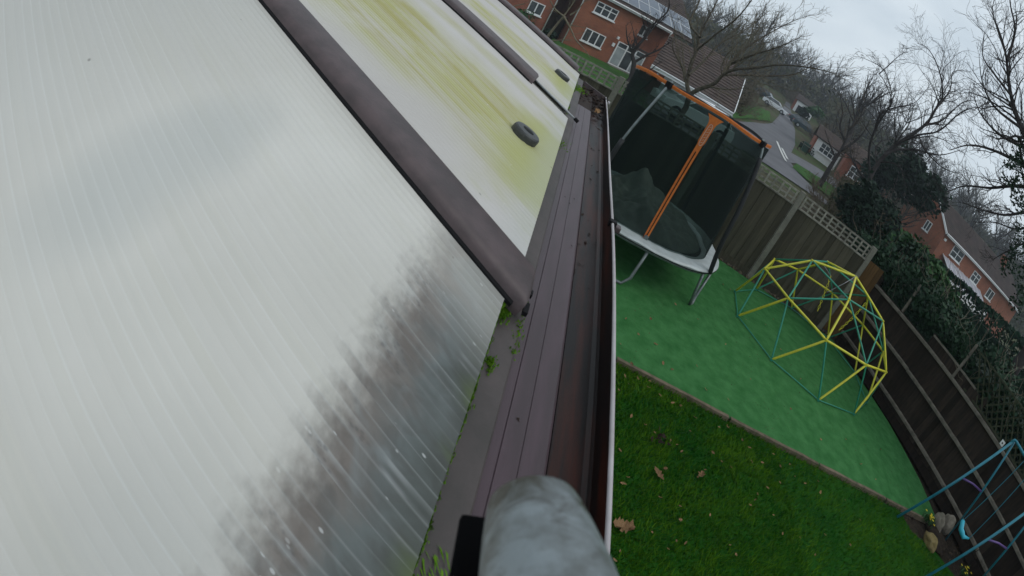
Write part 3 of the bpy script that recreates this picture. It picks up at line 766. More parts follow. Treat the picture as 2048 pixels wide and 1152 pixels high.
# ---------------------------------------------------------------- trampoline
TC = Vector((7.42, -1.72, 0)); T = root('trampoline', 'trampoline with dark net enclosure, orange trim and grey edge pad', 'trampoline', TC)
def se(th, a, n=2.5):
    c, s = math.cos(th), math.sin(th)
    r = (abs(c) ** n + abs(s) ** n) ** (-1 / n); return Vector((c, s, 0)) * r * a
def ringpt(th, rr, z, n=2.5): return TC + se(th, rr, n) + Vector((0, 0, z))
NT = 64; ths = [2 * PI * k / NT for k in range(NT)]
b = MB(); b.tube([ringpt(a, 1.24, .545) for a in ths], .024, 8, closed=True); b.build('frame', m_steel, T, smooth=True)
b = MB()
prof = [(1.275, .560), (1.285, .585), (1.262, .607), (1.12, .612), (1.00, .600), (.985, .582), (1.0, .570), (1.26, .556)]
for k in range(NT):
    a0, a1 = ths[k], ths[(k + 1) % NT]
    for (r0, z0), (r1, z1) in zip(prof, prof[1:] + prof[:1]):
        dz = lambda a: .006 * math.sin(a * 9) + .004 * math.sin(a * 23)
        b.quad(ringpt(a0, r0, z0 + dz(a0)), ringpt(a1, r0, z0 + dz(a1)), ringpt(a1, r1, z1 + dz(a1)), ringpt(a0, r1, z1 + dz(a0)))
o = b.build('edge_pad', m_pad, T, smooth=True)
b = MB(); b.tube([ringpt(a, 1.282, .566) for a in ths], .007, 6, closed=True); b.build('pad_piping', m_black, o, smooth=True)
b = MB(); c = TC + Vector((0, 0, .56))
for k in range(NT): b.quad(c, ringpt(ths[k], 1.03, .578), ringpt(ths[(k + 1) % NT], 1.03, .578))
b.build('mat', m_tmat, T)
for a in (R(233), R(180), R(127), R(53), R(-60), R(0)):
    p = ringpt(a, 1.24, .545); q0 = ringpt(a - .16, 1.24, .53); q1 = ringpt(a + .16, 1.24, .53); r_ = (p - TC); r_.z = 0; r_.normalize()
    f = p + r_ * .03; f.z = .022; tdir = Vector((-r_.y, r_.x, 0)); b = MB()
    if a in (R(180),):
        b.tube([p + tdir * .05 + Vector((0, 0, -.01)), p + tdir * .04 + Vector((0, 0, -.42)), f - tdir * .04, f - tdir * .50 , p - tdir * .62 + Vector((0, 0, -.12))], .021, 8)
    else:
        b.tube([q0, q0.lerp(f, .7) + Vector((0, 0, -.05)), f - tdir * .04, f + tdir * .04, q1.lerp(f, .7) + Vector((0, 0, -.05)), q1], .021, 8)
    b.build('leg', m_steel, T, smooth=True)
RT, ZT = 1.035, 2.37
def zt(th): return 2.400 - .050 * (1 + math.cos(th)) + .018 * math.sin(th) + .045 * max(0, math.cos(th + .95)) ** 3 + .010 * math.cos(6 * th)
def toppt(th, dr=0, dz=0): return TC + Vector((0, -.045, 0)) + Vector((math.cos(th), math.sin(th), 0)) * (RT + dr) + Vector((0, 0, zt(th) + dz))
pangs = [R(180) - R(40), R(180) + R(40), R(-38), R(38)]
for a in pangs:
    base = ringpt(a + (.10 if a > PI else 0), 1.29, .58); mid1 = ringpt(a, 1.27, 1.0); mid2 = ringpt(a, 1.26, 1.55, 2.2); top = toppt(a, .10, -.18); tip = toppt(a, .0, .04)
    pts = []
    cps = [base, mid1, mid2, top, tip]
    for i in range(4):
        p0 = cps[max(0, i - 1)]; p1 = cps[i]; p2 = cps[i + 1]; p3 = cps[min(4, i + 2)]
        for k in range(6):
            t = k / 6; pts.append(.5 * ((2 * p1) + (p2 - p0) * t + (2 * p0 - 5 * p1 + 4 * p2 - p3) * t * t + (3 * p1 - p0 - 3 * p2 + p3) * t ** 3))
    pts.append(tip); nsplit = 19 if a > PI or a < 0 else 13
    b = MB(); b.tube(pts, .016, 8); o = b.build('enclosure_pole', m_steel, T, smooth=True)
    b = MB(); b.tube(pts[:nsplit], .031, 10); b.build('foam_sleeve', m_foam, o, smooth=True)
    b = MB(); c = toppt(a, .03, -.02); b.box(c, (.07, .07, .09), Matrix.Rotation(a, 3, 'Z')); b.build('pole_cap', m_black, o, bevel=.01)
# netting
m_net = bpy.data.materials.new('dark_netting'); m_net.use_nodes = True
t = m_net.node_tree; bs = t.nodes['Principled BSDF']; bs.inputs['Base Color'].default_value = (.006, .011, .011, 1); bs.inputs['Roughness'].default_value = .8; bs.inputs['Specular IOR Level'].default_value = .15
tr = t.nodes.new('ShaderNodeBsdfTransparent'); tr.inputs[0].default_value = (.85, 1, .95, 1); ms = t.nodes.new('ShaderNodeMixShader')
lw = t.nodes.new('ShaderNodeLayerWeight'); lw.inputs['Blend'].default_value = .35
mr = t.nodes.new('ShaderNodeMapRange'); mr.inputs[1].default_value = 0; mr.inputs[2].default_value = .9; mr.inputs[3].default_value = .42; mr.inputs[4].default_value = .05
t.links.new(lw.outputs['Facing'], mr.inputs[0]); t.links.new(mr.outputs[0], ms.inputs[0])
t.links.new(bs.outputs[0], ms.inputs[1]); t.links.new(tr.outputs[0], ms.inputs[2]); t.links.new(ms.outputs[0], t.nodes['Material Output'].inputs[0])
def netpt(th, v):
    lo = ringpt(th, 1.06, .60); hi = toppt(th, -.004, -.05); p = lo.lerp(hi, v); d = p - TC; d.z = 0
    pull = -.05 * math.sin(PI * v) * (1 - .8 * max(abs(math.cos((th - a) / 2)) ** 24 for a in pangs)) + .008 * math.sin(th * 17 + v * 5)
    return p + d.normalized() * pull
b = MB(); b.grid(lambda u, v: netpt(2 * PI * u, v), 96, 14, wrap=True); b.build('net', m_net, T, smooth=True)
b = MB()
for k in range(96):
    a0, a1 = 2 * PI * k / 96, 2 * PI * (k + 1) / 96
    for r0, z0, r1, z1 in ((.006, -.034, .010, .0), (.010, .0, .004, .012)):
        b.quad(toppt(a0, r0, z0), toppt(a1, r0, z0), toppt(a1, r1, z1), toppt(a0, r1, z1))
o = b.build('top_band', m_orange, T, smooth='auto')
b = MB()
for k in range(96):
    a0, a1 = 2 * PI * k / 96, 2 * PI * (k + 1) / 96
    for r0, z0, r1, z1 in ((.004, .012, -.012, .010), (-.012, .010, -.014, -.03)): b.quad(toppt(a0, r0, z0), toppt(a1, r0, z0), toppt(a1, r1, z1), toppt(a0, r1, z1))
b.build('band_lining', m_foam, o, smooth='auto')
# orange zip strip on the front with a dark line down it
za = R(180) - R(3.5)
zb = ringpt(za + R(2), 1.06, .61) + Vector((-.02, 0, 0)); ztp = toppt(za, .014, -.07)
def zp(v, s, d=0):
    p = zb.lerp(ztp, v); p.x -= d + .0; p.x += .05 * math.sin(PI * v) - .012; wv = lerp(.030, .036, v) if v < .78 else .046 + .06 * max(0, (v - .93) / .07) ** 2
    return p + Vector((0, -1, 0)) * s * wv
b = MB(); NV = 40
for k in range(NV):
    v0, v1 = k / NV, (k + 1) / NV; b.quad(zp(v0, -1), zp(v0, 1), zp(v1, 1), zp(v1, -1))
o = b.build('zip_strip', m_orange, T)
b = MB()
for k in range(NV):
    v0, v1 = k / NV * .72, (k + 1) / NV * .72; b.quad(zp(v0, -.2, .004), zp(v0, .2, .004), zp(v1, .2, .004), zp(v1, -.2, .004))
b.build('zip', m_black, o)
b = MB()
oval = [(.855 + .085 * math.copysign(abs(math.cos(a)) ** .5, math.cos(a)), .55 * math.copysign(abs(math.sin(a)) ** .6, math.sin(a))) for a in [2 * PI * k / 24 for k in range(24)]]
b.tube([zp(v, s, .006) for v, s in oval], .0035, 4, closed=True)
for k in range(7):
    v = .79 + k * .021; b.tube([zp(v, -.22, .006), zp(v + .010, .22, .006)], .003, 4)
b.build('printed_badge', mat('pale_print', (.55, .45, .38), .7), o)
b = MB(); b.box(zp(.0, 0, .02) + Vector((0, 0, .03)), (.03, .05, .05)); b.build('zip_buckle', m_steel, o)

# crumpled sheet on the mat
cs = MB(); rc = 1.0
def cpt(u, v):
    x = (u - .5) * 1.95; y = (v - .5) * 1.95; r = math.hypot(x, y)
    if r > .98: x, y = x * .98 / r, y * .98 / r
    q = Vector((x * 2.1, y * 2.1, .3)); h = abs(mnoise.noise(q)) * .16 + abs(mnoise.noise(q * 2.7 + Vector((5, 1, 0)))) * .13 + abs(mnoise.noise(q * 6)) * .05
    ridge = math.exp(-((y - .35 * x - .05 + .15 * math.sin(3 * x)) / .16) ** 2) * .20 + math.exp(-((x - .55) / .22) ** 2) * .16
    return TC + Vector((x, y, .582 + (h + ridge) * max(0, 1 - (r / 1.0) ** 4)))
cs.grid(cpt, 60, 60)
tag(cs.build('crumpled_sheet', m_cover, smooth=True), 'crumpled dark green-grey sheet lying on the trampoline bed', 'sheet')

# ---------------------------------------------------------------- climbing dome
DC = Vector((7.2547, -5.2299, 0)); dome = root('climbing_dome', 'geodesic climbing dome of yellow and green tubes on the artificial turf', 'climbing frame', DC)
A0 = R(152.33)                                                        # direction of P0; P1 is 72 degrees clockwise
def dn(rho, az, z): return DC + Vector((rho * math.cos(az), rho * math.sin(az), z))
ap = dn(0, 0, 1.475); r1 = [dn(.80, A0 - k * 2 * PI / 5, 1.265) for k in range(5)]
Pn = [dn(1.375, A0 - k * 2 * PI / 5, .73) for k in range(5)]; Mn = [dn(1.33, A0 - (k + .5) * 2 * PI / 5, .765) for k in range(5)]
bl = [dn(1.52, A0 - k * 2 * PI / 5 + R(18), .02) for k in range(5)]; br_ = [dn(1.50, A0 - k * 2 * PI / 5 - R(18), .02) for k in range(5)]
def strut(a, c, m, r=None):
    r = r or (.0185 if m is m_yel else .0145)
    d = (c - a).normalized(); b = MB(); b.tube([a + d * .012, a + d * .05, c - d * .05, c - d * .012], [r * .62, r, r, r * .62], 8); b.build('strut', m, dome, smooth=True)
for k in range(5):
    k2 = (k + 1) % 5
    strut(ap, r1[k], m_yel); strut(r1[k], r1[k2], m_grn); strut(r1[k], Pn[k], m_yel)
    strut(r1[k], Mn[k], m_grn); strut(r1[k2], Mn[k], m_grn); strut(Pn[k], Mn[k], m_yel); strut(Mn[k], Pn[k2], m_yel)
    strut(Pn[k], br_[k], m_yel); strut(Pn[k], bl[k], m_grn)
    strut(Mn[k], bl[k2], m_yel); strut(Mn[k], br_[k], m_grn)
    strut(bl[k], br_[k], m_grn, .009); strut(br_[k], bl[k2], m_grn, .009)
for p in [ap] + r1 + Pn + Mn + bl + br_:
    b = MB(); b.tube([p - Vector((0, 0, .016)), p + Vector((0, 0, .016))], .024, 8); b.build('joint', m_grn if p.z < .1 else m_yel, dome, smooth='auto')
lm = MB()
lm.tube([Vector((math.cos(a) * .016, 0, math.sin(a) * .026)) for a in [2 * PI * k / 10 for k in range(10)]], .005, 5, closed=True); lm = lm.mesh('link', m_chain, True)
def chain(pts, label):
    o = root('chain', label, 'chain', pts[0], group='chains hanging inside the climbing dome'); L_ = [0]
    P = [Vector(p) for p in pts]; tot = sum((P[i + 1] - P[i]).length for i in range(len(P) - 1)); n = int(tot / .044)
    for k in range(n):
        d = (k + .5) / n * tot; i = 0
        while d > (P[i + 1] - P[i]).length and i < len(P) - 2: d -= (P[i + 1] - P[i]).length; i += 1
        dr = (P[i + 1] - P[i]).normalized(); p = P[i] + dr * d
        q = dr.to_track_quat('Z', 'Y'); l = put(lm, 'link', o, p - Vector(pts[0])); l.rotation_mode = 'QUATERNION'
        from mathutils import Quaternion
        l.rotation_quaternion = q @ Quaternion((0, 0, 1), (k % 2) * PI / 2)
    return o
c1 = at_d(1662, 552, 8.75); c2 = at_d(1635, 622, 8.72)
chain([c1, c2], 'yellow chain hanging straight down in the middle of the climbing dome')
c3 = at_d(1732, 606, 8.45); c4 = at_d(1705, 636, 8.40); c5 = at_d(1678, 660, 8.38)
chain([c3, c4, c5], 'yellow chain strung aslant towards the right of the climbing dome')
b = MB(); b.tube([r1[2].lerp(r1[1], .45), c1], .005, 5); tag(b.build('cord', m_rope), 'dark cord holding the straight yellow chain up to the dome', 'cord')
b = MB(); b.tube([ap + Vector((0, 0, .02)), at_d(1690, 566, 8.7), at_d(1655, 584, 8.7)], .006, 5); tag(b.build('cord', m_rope), 'thin pale cord running from the dome top to the chain', 'cord')

# ---------------------------------------------------------------- toddler swing
sw = root('garden_swing', 'cyan tube garden swing standing by the dark side fence at lower right', 'swing', (3.3, -6.7, 0))
f1 = Vector((3.91, -6.05, -.03)); a1 = Vector((3.80, -6.80, 1.765)); g1 = Vector((3.75, -7.42, -.03))
f2 = Vector((2.78, -5.92, -.03)); a2 = Vector((2.74, -6.78, 1.765)); g2 = Vector((2.70, -7.48, -.03))
def leg(a, c, m=m_cyan, r=.021):
    b = MB(); b.tube([a, c], r, 10); b.build('leg', m, sw, smooth=True)
leg(f1, a1); leg(f2, a2); leg(g1, a1 + Vector((0, -.03, -.03)), r=.017); leg(g2, a2 + Vector((0, -.03, -.03)), r=.017)
b = MB(); b.tube([a1 + Vector((.01, .03, -.05)), a1, a1.lerp(a2, .04) + Vector((0, 0, .008)), a1.lerp(a2, .96) + Vector((0, 0, .008)), a2, a2 + Vector((-.01, .03, -.05))], .021, 10); b.build('crossbar', m_cyan, sw, smooth=True)
for f, a, g in ((f1, a1, g1), (f2, a2, g2)):
    p = f.lerp(a, .53); q = g.lerp(a, .53); b = MB(); b.tube([p, p.lerp(q, .5) + Vector((0, 0, .02)), q], .015, 8); b.build('brace', m_purple, sw, smooth=True)
st = sw
s1 = at_d(1926, 1041, 7.55); s2 = at_d(1922, 1058, 7.5); s3 = at_d(1927, 1074, 7.5); s4 = at_d(1938, 1077, 7.55)
b = MB(); b.tube([s1 + Vector((0, 0, .012)), s1, s1.lerp(s2, .5), s2, s2.lerp(s3, .5), s3, s4], [.012, .034, .040, .042, .040, .034, .012], 10); st = b.build('seat', m_cyan2, sw, smooth=True, label='curved bright cyan seat')
b = MB(); b.tube([s1, a1.lerp(a2, .35)], .006, 5); b.build('rope', m_cyan, st); b = MB(); b.tube([s4, a1.lerp(a2, .55)], .006, 5); b.build('rope', m_cyan, st)

# ---------------------------------------------------------------- corner bed, rocks and flowers
def rock(label, m, c, size, seed, rz=0):
    rk = random.Random(seed); bm = bmesh.new(); bmesh.ops.create_icosphere(bm, subdivisions=3, radius=1)
    off = Vector((rk.uniform(0, 50),) * 3)
    for v in bm.verts:
        d = 1 + .35 * mnoise.noise(v.co * 1.2 + off) + .12 * mnoise.noise(v.co * 3.3 + off); v.co = Vector((v.co.x * size[0], v.co.y * size[1], v.co.z * size[2])) * d
    me = bpy.data.meshes.new('rock'); bm.to_mesh(me); bm.free(); me.materials.append(m)
    o = bpy.data.objects.new('rock', me); sc.collection.objects.link(o); o.location = c; o.rotation_euler = (0, 0, rz); tag(o, label, 'rock')
rock('long flat grey stone standing on edge in the corner bed', m_stone, (3.98, -7.22, .06), (.26, .06, .13), 1, R(150))
rock('rounded grey boulder beside the side fence in the corner bed', m_stone, (4.02, -7.52, .08), (.15, .15, .17), 2)
rock('yellowish wedge-shaped stone at the edge of the lawn', m_ystone, (3.56, -6.74, .02), (.17, .09, .10), 3, R(20))
rock('low dark stone slab in front of the standing stone', m_soil, (3.72, -7.1, -.02), (.30, .24, .10), 5)
def flowers(label, c, n, sp):
    rk = random.Random(int(c[0] * 100)); o = root('primrose_clump', label, 'flower clump', c, group=None); b = MB(); g = MB()
    for i in range(n):
        p = Vector(c) + Vector((rk.gauss(0, sp), rk.gauss(0, sp), rk.uniform(.05, .13)))
        for k in range(5):
            a = 2 * PI * k / 5 + rk.random(); d = Vector((math.cos(a), math.sin(a), .25)) * .026; e = Vector((-d.y, d.x, 0)) * .6
            b.quad(p, p + d * .6 + e, p + d, p + d * .6 - e)
    for i in range(n * 4):
        p = Vector(c) + Vector((rk.gauss(0, sp * 1.3), rk.gauss(0, sp * 1.3), 0)); a = rk.uniform(0, 6.28); d = Vector((math.cos(a) * .04, math.sin(a) * .04, .09)); e = Vector((-d.y, d.x, 0)) * .35
        g.quad(p, p + d * .6 + e, p + d * 1.1, p + d * .6 - e)
    b.build('petals', m_yflow, o, kind='stuff'); g.build('leaves', m_lgreen, o, kind='stuff')
flowers('clump of yellow primroses at the end of the lawn edging', (4.00, -6.95, 0), 16, .05)
flowers('clump of yellow primroses by the swing leg at the lower edge', (3.16, -7.75, -.05), 9, .06)
b = MB(); rb = random.Random(3)
for i in range(700):
    x = rb.uniform(2.4, 4.3); y = rb.uniform(-8.2, -6.3)
    if not in_bed(x, y): continue
    s = rb.uniform(.008, .03); a = rb.uniform(0, 6.28); d = Vector((math.cos(a), math.sin(a), rb.uniform(-.2, .8))) * s; e = Vector((-d.y, d.x, rb.uniform(0, .02))) * .6; c = Vector((x, y, -.045 + rb.uniform(0, .02)))
    b.quad(c - d, c - e, c + d, c + e)
tag(b.build('bed_litter', mat('bed_litter', (.075, .055, .038), .9, (.03, .024, .018), 9)), 'dead stems and leaf litter on the bare soil of the corner bed', 'leaf litter', kind='stuff')

# ---------------------------------------------------------------- crumbs on the artificial turf
b = MB(); rt = random.Random(12)
for i in range(2600):
    x = rt.uniform(4.5, 9.2); y = rt.uniform(-7.2, 0.)
    if x < kx(y) + .05 or y < side_y(x) + .1 or x > 9.05 + (y + 4.5) * .249 - .05: continue
    if mnoise.noise(Vector((x * .9, y * .9, 4))) + rt.uniform(-.5, .5) < -.1: continue
    s = rt.uniform(.003, .012) * (1.6 if rt.random() < .06 else 1); a = rt.uniform(0, 6.28); d = Vector((math.cos(a), math.sin(a), rt.uniform(0, .5))) * s; e = Vector((-d.y, d.x, rt.uniform(0, .004))) * .5; c = Vector((x, y, .003))
    b.quad(c - d, c - e, c + d, c + e)
tag(b.build('turf_debris', mat('turf_debris', (.030, .034, .016), .9, (.11, .085, .045), 40, lo=.45, hi=.6)), 'specks of soil, twig and leaf scattered over the artificial turf', 'debris', kind='stuff')

# ---------------------------------------------------------------- fallen leaves
LAWN_PX = [(1371,1086),(1336,1098),(1304,1065),(1472,1110),(1547,1030),(1565,1067),(1515,988),(1560,965),(1330,937),(1503,923),(1524,925),(1443,923),(1462,934),(1484,880),(1499,895),(1363,903),(1354,889),(1340,882),(1380,862),(1438,854),(1455,854),(1610,967),(1636,963),(1589,953),(1560,932),(1579,929),(1547,908),(1238,780),(1250,752),(1258,768),(1300,762),(1297,775),(1320,790),(1360,812),(1345,806),(1275,757),(1240,900),(1255,955),(1246,968),(1320,995),(1360,1012),(1420,1030),(1360,1040),(1352,1082),(1240,1102),(1230,1120),(1510,1000),(1640,985),(1600,1075),(1630,1110),(1650,1070),(1500,1010),(1410,940),(1395,955),(1690,1000),(1720,1040),(1460,1090),(1310,865),(1535,975),(1425,905),(1262,832),(1290,850),(1390,835),(1700,1090),(1765,1060)]
for px, py in LAWN_PX:
    p = at_z(px, py, 0); put_leaf(Vector((p.x, p.y, .0)), rm.uniform(.026, .055), 'dry brown fallen leaf lying on the lawn', 'fallen leaves on the lawn')
p = at_z(1316, 950, 0); put_leaf((p.x, p.y, .012), .15, 'largest reddish-brown lobed leaf on the lawn near the gutter', None, 4, rz=.6, tilt=.1)
p = at_z(1240, 1056, 0); put_leaf((p.x, p.y, .012), .19, 'long tan crinkled leaf on the lawn against the gutter rim', None, 2, rz=-1.45, tilt=.1)
p = at_z(1400, 953, 0); put_leaf((p.x, p.y, .015), .14, 'dark brown curled leaf on the middle of the lawn', None, 1)
b = MB(); c = at_z(1315, 876, 0)
for i in range(40):
    d = Vector((rb.gauss(0, .045), rb.gauss(0, .045), rb.uniform(0, .03))); e = Vector((rb.gauss(0, .02), rb.gauss(0, .02), .01)); b.quad(c + d, c + d + e, c + d + Vector((e.y, -e.x, .02)))
tag(b.build('soil_clod', m_litter), 'dark clod of earth on the lawn below the edging', 'clod', kind='stuff')
TURF_PX = [(1262,730),(1275,670),(1342,741),(1392,733),(1325,728),(1450,690),(1530,650),(1490,640),(1600,760),(1650,800),(1440,520),(1460,580),(1395,640),(1350,610),(1560,700),(1240,820 - 130),(1310,690),(1690,880),(1720,930),(1760,900),(1750,960),(1500,760),(1580,820),(1640,880),(1410,780),(1455,800),(1250,640),(1300,640),(1445,570),(1545,640)]
for px, py in TURF_PX:
    p = at_z(px, py, 0); put_leaf(Vector((p.x, p.y, .012)), rm.uniform(.035, .065), 'small dark fallen leaf on the artificial turf', 'fallen leaves on the artificial turf', rm.choice((1, 3)))
# ================================================================== THE LAND BEYOND
m_land = mat('rough_grass_and_scrub', (.045, .075, .022), .95, (.075, .060, .040), .22, detail=10, lo=.38, hi=.6, bump=.5, bscale=3)
def terr():
    vs = []; fs = []; rads = [0, 9, 13, 15, 17] + [19 + 1.6 * k for k in range(70)] + [134 + 7 * k for k in range(16)] + [260, 300, 350, 420]
    angs = [k * 1.5 for k in range(240)]; n = len(angs)
    for r in rads:
        for a in angs:
            x, y = r * math.cos(R(a)), r * math.sin(R(a)); z = terrain(x, y)
            if r > 17: z += (.02 if r < 105 else .5) * mnoise.noise(Vector((x * .12, y * .12, 0))) - .025
            vs.append((x, y, z))
    for i in range(len(rads) - 1):
        for k in range(n): fs.append((i * n + k, i * n + (k + 1) % n, (i + 1) * n + (k + 1) % n, (i + 1) * n + k))
    me = bpy.data.meshes.new('ground'); me.from_pydata(vs, [], fs); me.update(); me.materials.append(m_land)
    me.polygons.foreach_set('use_smooth', [True] * len(me.polygons))
    o = bpy.data.objects.new('ground', me); sc.collection.objects.link(o); o['kind'] = 'structure'
terr()
def T3(x, y, dz=0): return Vector((x, y, terrain(x, y) + dz))
def drape(name, outline, m, dz, n=26, kind='structure'):
    "a sheet laid on the land inside an outline given as pairs of left / right points"
    b = MB(); rows = []
    for i in range(len(outline) - 1):
        (l0, r0), (l1, r1_) = outline[i], outline[i + 1]
        for k in range(n // 3):
            t = k / (n // 3); rows.append((l0.lerp(l1, t), r0.lerp(r1_, t)))
    rows.append(outline[-1])
    pts = [[T3(*(l.lerp(r, j / 8).xy), dz) for j in range(9)] for l, r in rows]
    for A, Bq in zip(pts, pts[1:]):
        for j in range(8): b.quad(A[j], A[j + 1], Bq[j + 1], Bq[j])
    o = b.build(name, m, smooth=True); o['kind'] = kind; return o
pr_ = [((1425, 262), (1690, 440)), ((1430, 252), (1636, 388)), ((1440, 246), (1594, 346)), ((1478, 244), (1576, 318)), ((1512, 246), (1590, 290)), ((1543, 247), (1590, 262)), ((1556, 234), (1584, 245)), ((1566, 216), (1583, 226)), ((1572, 203), (1580, 208))]
def az_of(p): return math.degrees(math.atan2(p.y, p.x))
drape('road', [(look(*a), look(*c)) for a, c in pr_], m_road, .035)
pr2 = [((1566, 298), (1572, 326)), ((1602, 318), (1592, 328)), ((1634, 336), (1624, 348)), ((1668, 358), (1658, 368)), ((1705, 384), (1698, 396)), ((1745, 412), (1735, 426))]
drape('side_road', [(look(*a), look(*c)) for a, c in pr2], m_road, .045)
m_grs = mat('verge_grass', (.05, .125, .022), .95, (.028, .08, .016), 1.5, bump=.4, bscale=12)
drape('house_lawn', [(azd(9, 17), azd(-14, 17)), (azd(8, 27), azd(-12, 27)), (azd(6, 41.5), azd(-6.2, 43.2))], m_grs, .03)
drape('verge', [(look(1592, 328), look(1584, 336)), (look(1624, 348), look(1612, 360)), (look(1658, 368), look(1646, 386)), (look(1698, 396), look(1686, 420)), (look(1735, 426), look(1722, 448))], m_grs, .06)
drape('green', [(look(1438, 205), look(1445, 236)), (look(1475, 206), look(1480, 238)), (look(1512, 214), look(1512, 240)), (look(1540, 224), look(1540, 243))], m_grs, .05)
drape('driveway', [(azd(-9, 22), azd(-19, 22)), (azd(-8.5, 28), azd(-19, 28)), (azd(-7.5, 34.5), azd(-18.5, 37))], m_road, .04)
# two painted lines on the road
for a, c in (((1553, 284), (1571, 324)), ((1563, 298), (1574, 320))):
    p, q = look(*a), look(*c); d = (q - p).normalized(); s = Vector((-d.y, d.x, 0)) * .10; b = MB()
    for k in range(10):
        u0, u1 = p.lerp(q, k / 10), p.lerp(q, (k + 1) / 10); u0 = T3(u0.x, u0.y, .075); u1 = T3(u1.x, u1.y, .075); b.quad(u0 - s, u0 + s, u1 + s, u1 - s)
    o = b.build('road_marking', m_paint); o['kind'] = 'structure'

# ------------------------------------------------------------------ houses
def brick_mat(name, c1, c2, mortar, sc_=1.):
    m = bpy.data.materials.new(name); m.use_nodes = True; t = m.node_tree; b = t.nodes['Principled BSDF']; b.inputs['Roughness'].default_value = .9
    g = t.nodes.new('ShaderNodeNewGeometry'); tcn = t.nodes.new('ShaderNodeTexCoord'); sp = t.nodes.new('ShaderNodeSeparateXYZ'); t.links.new(tcn.outputs['Object'], sp.inputs[0])
    ad = t.nodes.new('ShaderNodeMath'); ad.operation = 'ADD'; t.links.new(sp.outputs[0], ad.inputs[0]); t.links.new(sp.outputs[1], ad.inputs[1])
    cb = t.nodes.new('ShaderNodeCombineXYZ'); t.links.new(ad.outputs[0], cb.inputs[0]); t.links.new(sp.outputs[2], cb.inputs[1])
    bt = t.nodes.new('ShaderNodeTexBrick'); bt.inputs['Scale'].default_value = 1 / sc_; bt.inputs['Brick Width'].default_value = .225; bt.inputs['Row Height'].default_value = .075; bt.inputs['Mortar Size'].default_value = .008
    bt.inputs['Color1'].default_value = (*c1, 1); bt.inputs['Color2'].default_value = (*c2, 1); bt.inputs['Mortar'].default_value = (*mortar, 1); t.links.new(cb.outputs[0], bt.inputs['Vector'])
    n = t.nodes.new('ShaderNodeTexNoise'); n.inputs['Scale'].default_value = .8; n.inputs['Detail'].default_value = 6; t.links.new(tcn.outputs['Object'], n.inputs['Vector'])
    h = t.nodes.new('ShaderNodeHueSaturation'); mr = t.nodes.new('ShaderNodeMapRange'); mr.inputs[1].default_value = .3; mr.inputs[2].default_value = .7; mr.inputs[3].default_value = .75; mr.inputs[4].default_value = 1.15
    t.links.new(n.outputs['Fac'], mr.inputs[0]); t.links.new(mr.outputs[0], h.inputs['Value']); t.links.new(bt.outputs['Color'], h.inputs['Color']); t.links.new(h.outputs[0], b.inputs['Base Color'])
    return m
m_brick = brick_mat('orange_red_brick', (.30, .092, .042), (.24, .072, .036), (.26, .15, .10))
m_brick2 = brick_mat('red_brick', (.29, .085, .045), (.22, .06, .035), (.24, .14, .10))
m_tile = mat('brown_roof_tile', (.105, .080, .070), .9, (.070, .055, .050), 2.2, bump=.2, bscale=8, rnd=.14)
m_tile2 = mat('dark_roof_tile', (.085, .066, .060), .9, (.058, .047, .044), 1.2, bump=.3, bscale=6, rnd=.14)

def frame_of(o): return FR[o.name].inverted()
def window(par, X, Z, Wd, Ht, cols, rows, Y=0., sill=True, lab=None, axis='x', rail=.07, split=None):
    "a window set in the wall plane of a house frame: frame > panes, sill"
    def V(a, d, z): return (X + a, Y + d, Z + z) if axis == 'x' else (Y + d, X + a, Z + z)
    def bx(b, a0, a1, z0, z1, d0, d1):
        p, q = V(a0, d0, z0), V(a1, d1, z1); b.box([(u + v) / 2 for u, v in zip(p, q)], [abs(u - v) for u, v in zip(p, q)])
    b = MB(); r_ = rail
    bx(b, 0, r_, 0, Ht, -.06, .02); bx(b, Wd - r_, Wd, 0, Ht, -.06, .02); bx(b, r_, Wd - r_, 0, r_, -.06, .02); bx(b, r_, Wd - r_, Ht - r_, Ht, -.06, .02)
    cx = [Wd * k / cols for k in range(cols + 1)]; rz = [0] + (split or [Ht * k / rows for k in range(1, rows)]) + [Ht]
    for x in cx[1:-1]: bx(b, x - r_ * .6, x + r_ * .6, r_, Ht - r_, -.055, .02)
    for z in rz[1:-1]:
        for k in range(cols): bx(b, cx[k] + r_ * .6, cx[k + 1] - r_ * .6, z - r_ * .5, z + r_ * .5, -.052, .02)
    f = b.build('window', m_wplastic, par, local=True, label=lab)
    for k in range(cols):
        for j in range(len(rz) - 1):
            b = MB(); bx(b, cx[k] + r_ * .5, cx[k + 1] - r_ * .5, rz[j] + r_ * .5, rz[j + 1] - r_ * .5, -.020, .0); b.build('pane', m_glass, f, local=True)
    if sill:
        b = MB(); bx(b, -.08, Wd + .08, -.09, -.002, -.13, .0); b.build('sill', m_wplastic, f, local=True)
    return f
